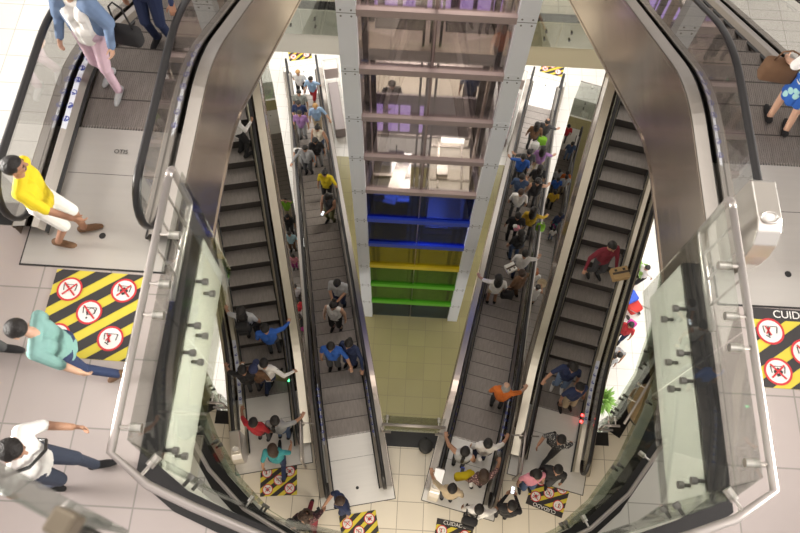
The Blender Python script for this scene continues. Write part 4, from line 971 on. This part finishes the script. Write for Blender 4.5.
BODY_ROWS = [
# label, surface, head px, facing, pose, hair, shirt, legs, options
('man in grey shirt reading a phone, standing above the woman in the white top', IL, (338, 285), 188, 'phone', 'short', 'lgrey', 'navy', {}),
('woman in white off-shoulder top and black shorts, on the left down escalator', IL, (333, 304), 188, 'stand', 'bun', 'white', 'black', dict(garment='shorts', fem=True, sleeve='none', skin=2)),
('man in blue polo standing beside the navy blazer on the left down escalator', IL, (330, 340), 180, 'rail_l', 'short', 'blue', 'char', {}),
('woman in navy blazer and white blouse holding the right rail, left down escalator', IL, (351, 337), 200, 'rail_l', 'bun', 'navy', 'navy', dict(fem=True, sleeve='long')),
('woman in bright yellow top and black leggings halfway down the left down escalator', IL, (326, 173), 185, 'rail_l', 'pony', 'yellow', 'black', dict(fem=True)),
('woman in dark vest and olive trousers holding a phone on the left down escalator', IL, (333, 197), 200, 'phone', 'long', 'char', 'olive', dict(fem=True, sleeve='none')),
('man in grey suit with pale blue shirt on the left down escalator', IL, (305, 148), 185, 'rail_r', 'short', 'grey', 'char', dict(sleeve='long')),
('person in white shirt with dark hair bending behind the man in the grey suit', IL, (300, 140), 200, 'bend', 'short', 'white', 'grey', {}),
('dark haired woman in black carrying an orange bag on the left down escalator', IL, (315, 140), 170, 'hold', 'long', 'black', 'grey', dict(fem=True)),
('woman in beige vest reaching to the right handrail of the left down escalator', IL, (317, 125), 190, 'rail_l', 'bun', 'cream', 'denim', dict(fem=True, sleeve='none')),
('man in purple tee on the left side of the left down escalator', IL, (299, 115), 180, 'stand', 'short', 'purple', 'grey', {}),
('man in navy polo near the top of the queue on the left down escalator', IL, (296, 104), 180, 'hold', 'short', 'navy', 'beige', {}),
('person with orange blond hair in pale blue shirt on the left down escalator', IL, (318, 103), 165, 'rail_l', 'short', 'lblue', 'beige', dict(hcol='blond', skin=2)),
('person in patterned grey shirt behind the navy polo on the left down escalator', IL, (299, 95), 180, 'stand', 'short', 'print_khaki', 'char', {}),
('man in red shorts stepping off the far end of the left down escalator', IL, (311, 78), 190, 'walk', 'short', 'lblue', 'red', dict(garment='shorts')),
('man with fair hair, white shirt and black trousers on the far white landing', IL, (298, 72), 175, 'walk2', 'short', 'white', 'black', dict(hcol='blond', skin=2)),
('man in navy tee with camera in hand, near end of left down escalator', IL, (331, 502), 235, 'hold', 'short', 'navy', 'navy', dict(hcol='brown')),
('person with big dark curly hair and maroon print top on the cream floor', L0, (306, 514), 185, 'walk', 'curly', 'print_maroon', 'maroon', dict(fem=True, hcol='brown')),
('person in black beside the curved rail, left of the curly haired person', L0, (291, 524), 130, 'stand', 'short', 'black', 'black', {}),
('man in white long sleeved shirt with arms spread between the handrails', OL, (263, 369), 5, 'wide', 'short', 'white', 'navy', dict(sleeve='long')),
('woman with navy cap and tan skin beside the man with spread arms', OL, (254, 371), 15, 'stand', 'cap', 'brown', 'navy', dict(fem=True, hcol='navy')),
('person in dark clothes at the left handrail of the outer left escalator', OL, (242, 365), 350, 'rail_l', 'short', 'black', 'char', {}),
('woman in grey white top with a black backpack on the outer left escalator', OL, (242, 320), 355, 'rail_l', 'long', 'lgrey', 'black', dict(fem=True)),
('person in blue top leaning on the right rail of the outer left escalator', OL, (271, 319), 350, 'rail_r', 'short', 'blue', 'char', dict(sleeve='long')),
('man in red tee stepping onto the outer left escalator', OL, (253, 423), 10, 'rail_l', 'short', 'red', 'char', dict(skin=1)),
('woman with ponytail in grey top and jeans stepping onto the outer left escalator', OL, (277, 421), 5, 'rail_r', 'pony', 'grey', 'denim', dict(fem=True)),
('woman in teal shirt standing on the hazard mat at the outer left escalator', L0, (272, 452), 0, 'walk', 'long', 'teal', 'navy', dict(fem=True, hcol='brown')),
('woman in loose white jacket and black trousers high on the outer left escalator', OL, (243, 114), 40, 'hold', 'long', 'white', 'black', dict(fem=True, sleeve='long')),
('person in green with both arms raised, in the left well', LL, (287, 201), 180, 'raise', 'short', 'green', 'beige', {}),
('person in black deep in the left well below raised arms', LL, (290, 218), 185, 'stand', 'long', 'black', 'char', dict(fem=True)),
('person in pale blue tee in the left well', LL, (290, 232), 180, 'stand', 'short', 'sky', 'brown', {}),
('child in pink top in the left well', LL, (294, 254), 180, 'stand', 'long', 'pink', 'magenta', dict(fem=True, sc=.75)),
('person in light grey top in the left well', LL, (294, 285), 180, 'stand', 'short', 'lgrey', 'char', {}),
('person in red top low in the left well', LL, (297, 303), 180, 'stand', 'short', 'red', 'white', {}),
('woman in magenta skirt and black top low in the left well', LL, (299, 320), 180, 'stand', 'long', 'black', 'magenta', dict(fem=True, garment='skirt')),
('woman with long wavy dark hair, brown top, far end of right down escalator', IR, (537, 127), 10, 'stand', 'long', 'brown', 'char', dict(fem=True)),
('balding man in dark shirt near the far end of the right down escalator', IR, (556, 126), 20, 'rail_r', 'fringe', 'char', 'grey', {}),
('dark haired woman in plum top below the balding man', IR, (550, 150), 15, 'rail_r', 'long', 'purple', 'beige', dict(fem=True)),
('person in dark brown top by the left rail of the right down escalator', IR, (530, 150), 0, 'rail_l', 'short', 'char', 'black', {}),
('man in royal blue tee on the right down escalator', IR, (523, 160), 10, 'rail_l', 'short', 'blue', 'char', {}),
('person in grey blue shirt below the royal blue tee on the right down escalator', IR, (522, 179), 15, 'hold', 'short', 'denim', 'grey', {}),
('woman in black top with dark hair in the middle of the right down escalator queue', IR, (542, 167), 5, 'stand', 'long', 'black', 'beige', dict(fem=True)),
('woman in black vest with straps beside the grey blue shirt on the right down escalator', IR, (538, 183), 5, 'rail_r', 'bun', 'black', 'char', dict(fem=True, sleeve='none')),
('person in bright white tee above the man in black on the right down escalator', IR, (521, 193), 10, 'stand', 'short', 'white', 'char', dict(hcol='brown')),
('woman in mustard yellow top with a green bag on the right down escalator', IR, (535, 208), 15, 'rail_r', 'long', 'mustard', 'char', dict(fem=True, sleeve='long')),
('man in black tee in the middle of the right down escalator', IR, (518, 217), 5, 'stand', 'short', 'black', 'black', {}),
('woman holding something pink in front of the man in black tee', IR, (521, 238), 350, 'hold', 'long', 'black', 'denim', dict(fem=True)),
('man in white tee leaning to the right rail of the right down escalator', IR, (525, 256), 10, 'rail_r', 'short', 'white', 'navy', {}),
('woman in brown top holding a white box on the right down escalator', IR, (523, 271), 330, 'hold', 'bun', 'brown', 'brown', dict(fem=True, hcol='brown')),
('woman in white tee with shoulder length black hair carrying a black bag', IR, (498, 276), 0, 'rail_l', 'long', 'white', 'beige', dict(fem=True, garment='shorts')),
('older man in orange shirt alone on the lower right down escalator', IR, (507, 382), 15, 'rail_r', 'fringe', 'orange', 'char', dict(hcol='grey', skin=2)),
('ponytailed woman in sleeveless grey top holding the left rail of the right landing', IR, (465, 452), 15, 'rail_l', 'pony', 'lgrey', 'char', dict(fem=True, sleeve='none')),
('man in white printed tee at the near end of the right down escalator', IR, (488, 444), 5, 'rail_r', 'short', 'white', 'navy', {}),
('woman in rose print blouse with a yellow coat over her arm', IR, (484, 475), 350, 'rail_r', 'long', 'print_rose', 'white', dict(fem=True, hcol='brown')),
('person in beige tee holding the left rail of the right landing plate', IR, (452, 489), 10, 'rail_l', 'short', 'beige', 'char', {}),
('man in white tee with black backpack reaching for the rail at the bottom edge', IR, (483, 511), 12, 'rail_r', 'short', 'white', 'char', {}),
('person dressed all in black reading a bright phone on the cream floor', L0, (512, 508), 10, 'phone', 'short', 'black', 'black', dict(sleeve='long')),
('man in dark red jacket carrying a cardboard box down the outer right escalator', OR, (613, 242), 165, 'boxrail', 'short', 'maroon', 'char', dict(sleeve='long')),
('woman in navy top and blue jeans on the outer right escalator', OR, (572, 374), 195, 'rail_r', 'long', 'navy', 'ldenim', dict(fem=True, shoes='white')),
('man in navy polo and beige shorts beside the woman in jeans', OR, (581, 383), 165, 'stand', 'short', 'navy', 'beige', dict(garment='shorts', skin=1)),
('man in grey patterned shirt stepping off the outer right escalator', OR, (563, 437), 215, 'walk', 'short', 'print_grey', 'char', {}),
('person in black jacket standing on the right hazard mat', L0, (558, 470), 200, 'stand', 'short', 'black', 'char', dict(sleeve='long')),
('woman in pink tee with dark hair and jeans beside the black jacket', L0, (537, 475), 170, 'stand', 'long', 'pink', 'denim', dict(fem=True)),
('person in red top at the dark far end of the right well', LR, (569, 126), 5, 'stand', 'short', 'red', 'char', {}),
('person in grey blue clothes at the far end of the right well', LR, (572, 146), 10, 'stand', 'short', 'denim', 'ldenim', {}),
('person in pale grey tee in the right well beside the coral top', LR, (560, 169), 5, 'stand', 'short', 'lgrey', 'char', {}),
('woman in coral top in the right well', LR, (573, 173), 5, 'stand', 'short', 'orange', 'char', dict(fem=True)),
('person in blue tee in the right well by the inner rail', LR, (558, 181), 5, 'stand', 'short', 'blue', 'char', {}),
('man in grey tee in the middle of the right well', LR, (572, 180), 355, 'stand', 'short', 'lgrey', 'beige', {}),
('person in yellow tee in the right well just below the blue tee', LR, (555, 194), 5, 'stand', 'short', 'mustard', 'black', {}),
('person in navy top with pink trim in the right well', LR, (566, 214), 340, 'stand', 'short', 'navy', 'navy', {}),
('child in teal top in the right well beside the navy top', LR, (558, 219), 350, 'stand', 'short', 'teal', 'magenta', dict(sc=.72)),
('small child in white top and blue jeans in the right well', LR, (554, 231), 0, 'stand', 'short', 'white', 'ldenim', dict(sc=.62)),
('woman with magenta cap low in the right well', LR, (536, 274), 10, 'stand', 'cap', 'white', 'char', dict(fem=True, hcol='red')),
('woman in pale dress carrying a wicker basket in the right well', LR, (538, 287), 20, 'hold', 'bun', 'white', 'white', dict(fem=True, garment='dress', sleeve='none')),
('person in white tee and black shorts on the bright lower floor at the right', LM, (649, 267), 240, 'walk', 'short', 'white', 'black', dict(garment='shorts')),
('person in red top with a magenta backpack on the bright lower floor', LM, (631, 325), 220, 'stand', 'long', 'red', 'navy', dict(fem=True)),
('person in grey tee near the magenta backpack on the lower floor', LM, (622, 344), 190, 'bend', 'short', 'grey', 'brown', {}),
('person in grey blue shirt and white cap in the lobby behind the lift', L0, (473, 73), 190, 'stand', 'cap', 'denim', 'char', dict(hcol='grey')),
('person in dark top standing in the lobby behind the left half of the lift', L0, (392, 84), 170, 'hold', 'short', 'char', 'black', {}),
('child in pale shirt half hidden by the outer right escalator, lower floor', LM, (614, 357), 200, 'stand', 'short', 'lgrey', 'grey', dict(sc=.8)),
]
PP = {}
for lab, sf, hd, fc, ps, hr, shi, lg, op in BODY_ROWS: PP[lab] = person(lab, sf, hd, fc, ps, hr, shi, lg, **op)
def who(s): return next(PP[k] for k in PP if s in k)
held('phone', 'lit phone in the hands of the man in grey, left down escalator', 'phone', who('grey shirt reading'), (.02, .4, 1.16), b_phone)
held('phone', 'phone held by the woman in olive trousers, left down escalator', 'phone', who('olive trousers'), (.02, .4, 1.16), b_phone)
held('phone', 'bright phone held by the person all in black on the cream floor', 'phone', who('all in black'), (.02, .4, 1.16), b_phone)
held('handbag', 'orange shoulder bag of the dark haired woman on the left down escalator', 'bag', who('orange bag'), (.2, .2, .95), b_bag('orange', (.3, .14, .28), .16))
held('handbag', 'dark olive shoulder bag of the man with spread arms', 'bag', who('arms spread'), (.26, .05, .98), b_bag('olive', (.34, .16, .34), .4))
held('backpack', 'black backpack worn by the woman on the outer left escalator', 'backpack', who('a black backpack on the outer'), (0, -.22, 1.2), b_pack('black'))
held('backpack', 'black backpack of the man reaching for the rail at the bottom edge', 'backpack', who('reaching for the rail at the bottom'), (-.1, -.22, 1.2), b_pack('black'))
held('backpack', 'magenta backpack of the person in red on the lower floor', 'backpack', who('magenta backpack on the bright'), (0, -.24, 1.2), b_pack('magenta'))
held('shopping_bag', 'lime green shopping bag beside the wavy haired woman, right down escalator', 'bag', who('long wavy'), (.34, -.02, .9), b_bag('green', (.34, .16, .42), .12))
held('shopping_bag', 'white shopping bag next to the lime green one, right down escalator', 'bag', who('long wavy'), (.12, -.26, .85), b_bag('white', (.3, .14, .34), .12))
held('handbag', 'lime green handbag of the woman in mustard yellow', 'bag', who('mustard yellow top'), (.36, -.05, 1.0), b_bag('green', (.26, .14, .3), .2))
held('handbag', 'black tote bag of the woman in white tee on the right down escalator', 'bag', who('carrying a black bag'), (.34, -.06, .85), b_bag('black', (.34, .18, .3), .3))
held('carton', 'white box held by the woman in the brown top', 'box', who('holding a white box'), (-.02, .42, 1.14), b_box('white', (.28, .24, .1)))
held('carton', 'brown cardboard box in the arms of the man in the dark red jacket', 'box', who('cardboard box down the outer'), (-.16, .48, 1.1), b_box('card', (.36, .26, .16)))
held('camera', 'small black camera in the hand of the man in navy on the landing', 'camera', who('with camera in hand'), (.12, .46, 1.1), lambda g: (MB().box((0, 0, 0), (.13, .06, .08)).build('camera_body', black_m, g, bevel=.01), MB().tube([(0, .03, 0), (0, .1, 0)], .035, 14).build('lens', black_m, g)))
held('cup', 'white paper cup held by the woman in the rose print blouse', 'cup', who('rose print'), (.02, .36, 1.1), b_cup)
held('coat', 'yellow coat over the arm of the woman in the rose print blouse', 'coat', who('rose print'), (-.32, .1, 1.05), lambda g: (softbox('coat_body', (.42, .16, .3), cloth('yellow'), g, (0, 0, -.05)), softbox('sleeve', (.12, .12, .34), cloth('yellow'), g, (.12, .06, -.2))))
held('soft_toy', 'pink bundle held by the woman in front of the man in black tee', 'bundle', who('something pink'), (.02, .42, 1.12), lambda g: (softbox('bundle_body', (.18, .16, .14), cloth('pink'), g), softbox('wrap', (.12, .1, .1), cloth('white'), g, (-.06, .02, .1))))
held('basket', 'tan wicker basket carried by the woman in the pale dress', 'basket', who('wicker basket'), (.12, .44, 1.0), lambda g: (MB().lathe([(0, 0), (.15, 0), (.2, .16), (.19, .16), (.14, .02), (0, .02)], n=20).build('basket_body', cloth('beige'), g, smooth=True), MB().tube([(.19*math.cos(PI*k/10), 0, .15+.2*math.sin(PI*k/10)) for k in range(11)], .012, 6).build('handle', cloth('beige'), g, smooth=True)))
held('phone', 'blue phone held out by the person in the beige tee', 'phone', who('beige tee holding'), (.16, .46, 1.12), lambda g: (MB().box((0, 0, 0), (.08, .16, .012)).build('phone_body', mat('blue_case', (.03, .08, .6), .4), g, bevel=.004), MB().box((0, 0, .007), (.06, .12, .002)).build('screen', black_m, g)))
# ------------------------------------------------------------------ lights
def area(name, loc, size, e, col=(1, .93, .84), rot=(0, 0, 0), sy=None, spread=None):
    l = bpy.data.lights.new(name, 'AREA'); l.energy = e; l.color = col; l.size = size
    if sy: l.shape = 'RECTANGLE'; l.size_y = sy
    if spread: l.spread = spread
    o = bpy.data.objects.new(name, l); C.objects.link(o); o.location = loc; o.rotation_euler = rot; return o
area('atrium_ceiling_lamp', (0, 8, 32.8), 12, 520, (1, .95, .9), sy=16)
for s in (-1, 1):
    area('upper_floor_lamp', (s*5.5, 1, 24.2), 2.5, 40, (1, .9, .88), sy=5)
    area('fascia_fill_light', (s*8.5, 2.2, 19.7), .9, 75, (1, .95, .88), rot=(0, s*R(79), 0), sy=5, spread=R(26))  # added narrow fill light that brightens the opposite fascia, no shop front behind it
    area('ring_floor_lamp', (s*8.5, 8, 16.4), 5, 200, (1, .96, .9), sy=12)
    area('lower_floor_lamp', (s*9.5, 9, 5.8), 5, 520, (1, .96, .9), sy=14)
    area('far_landing_lamp', (s*5, 21, 5.7), 5, 330, (1, .96, .9), sy=6)
area('middle_floor_lamp', (0, -3, 11.6), 7, 330, (1, .9, .74), sy=3)
area('shaft_fill_light', (-.07, 10.0, 7.6), 1.6, 160, (1, .97, .92))  # added fill light inside the shaft, brightens the tinted panes
area('lobby_fill_light', (-.07, 12.5, 17.4), 2.4, 330, (1, .9, .78))  # added fill light to lift the dark ring lobby behind the glass
area('middle_lobby_fill_light', (-.07, 13.2, 12.2), 2.2, 260, (1, .92, .8))  # added fill light for the middle lobby behind the shaft
w = bpy.data.worlds.new('world'); bpy.context.scene.world = w; w.use_nodes = True
w.node_tree.nodes['Background'].inputs[0].default_value = (.9, .84, .8, 1); w.node_tree.nodes['Background'].inputs[1].default_value = .72
vs_ = bpy.context.scene.view_settings
vs_.view_transform = 'Standard'; vs_.look = 'None'; vs_.gamma = 1; vs_.use_curve_mapping = False; vs_.exposure = 0.55
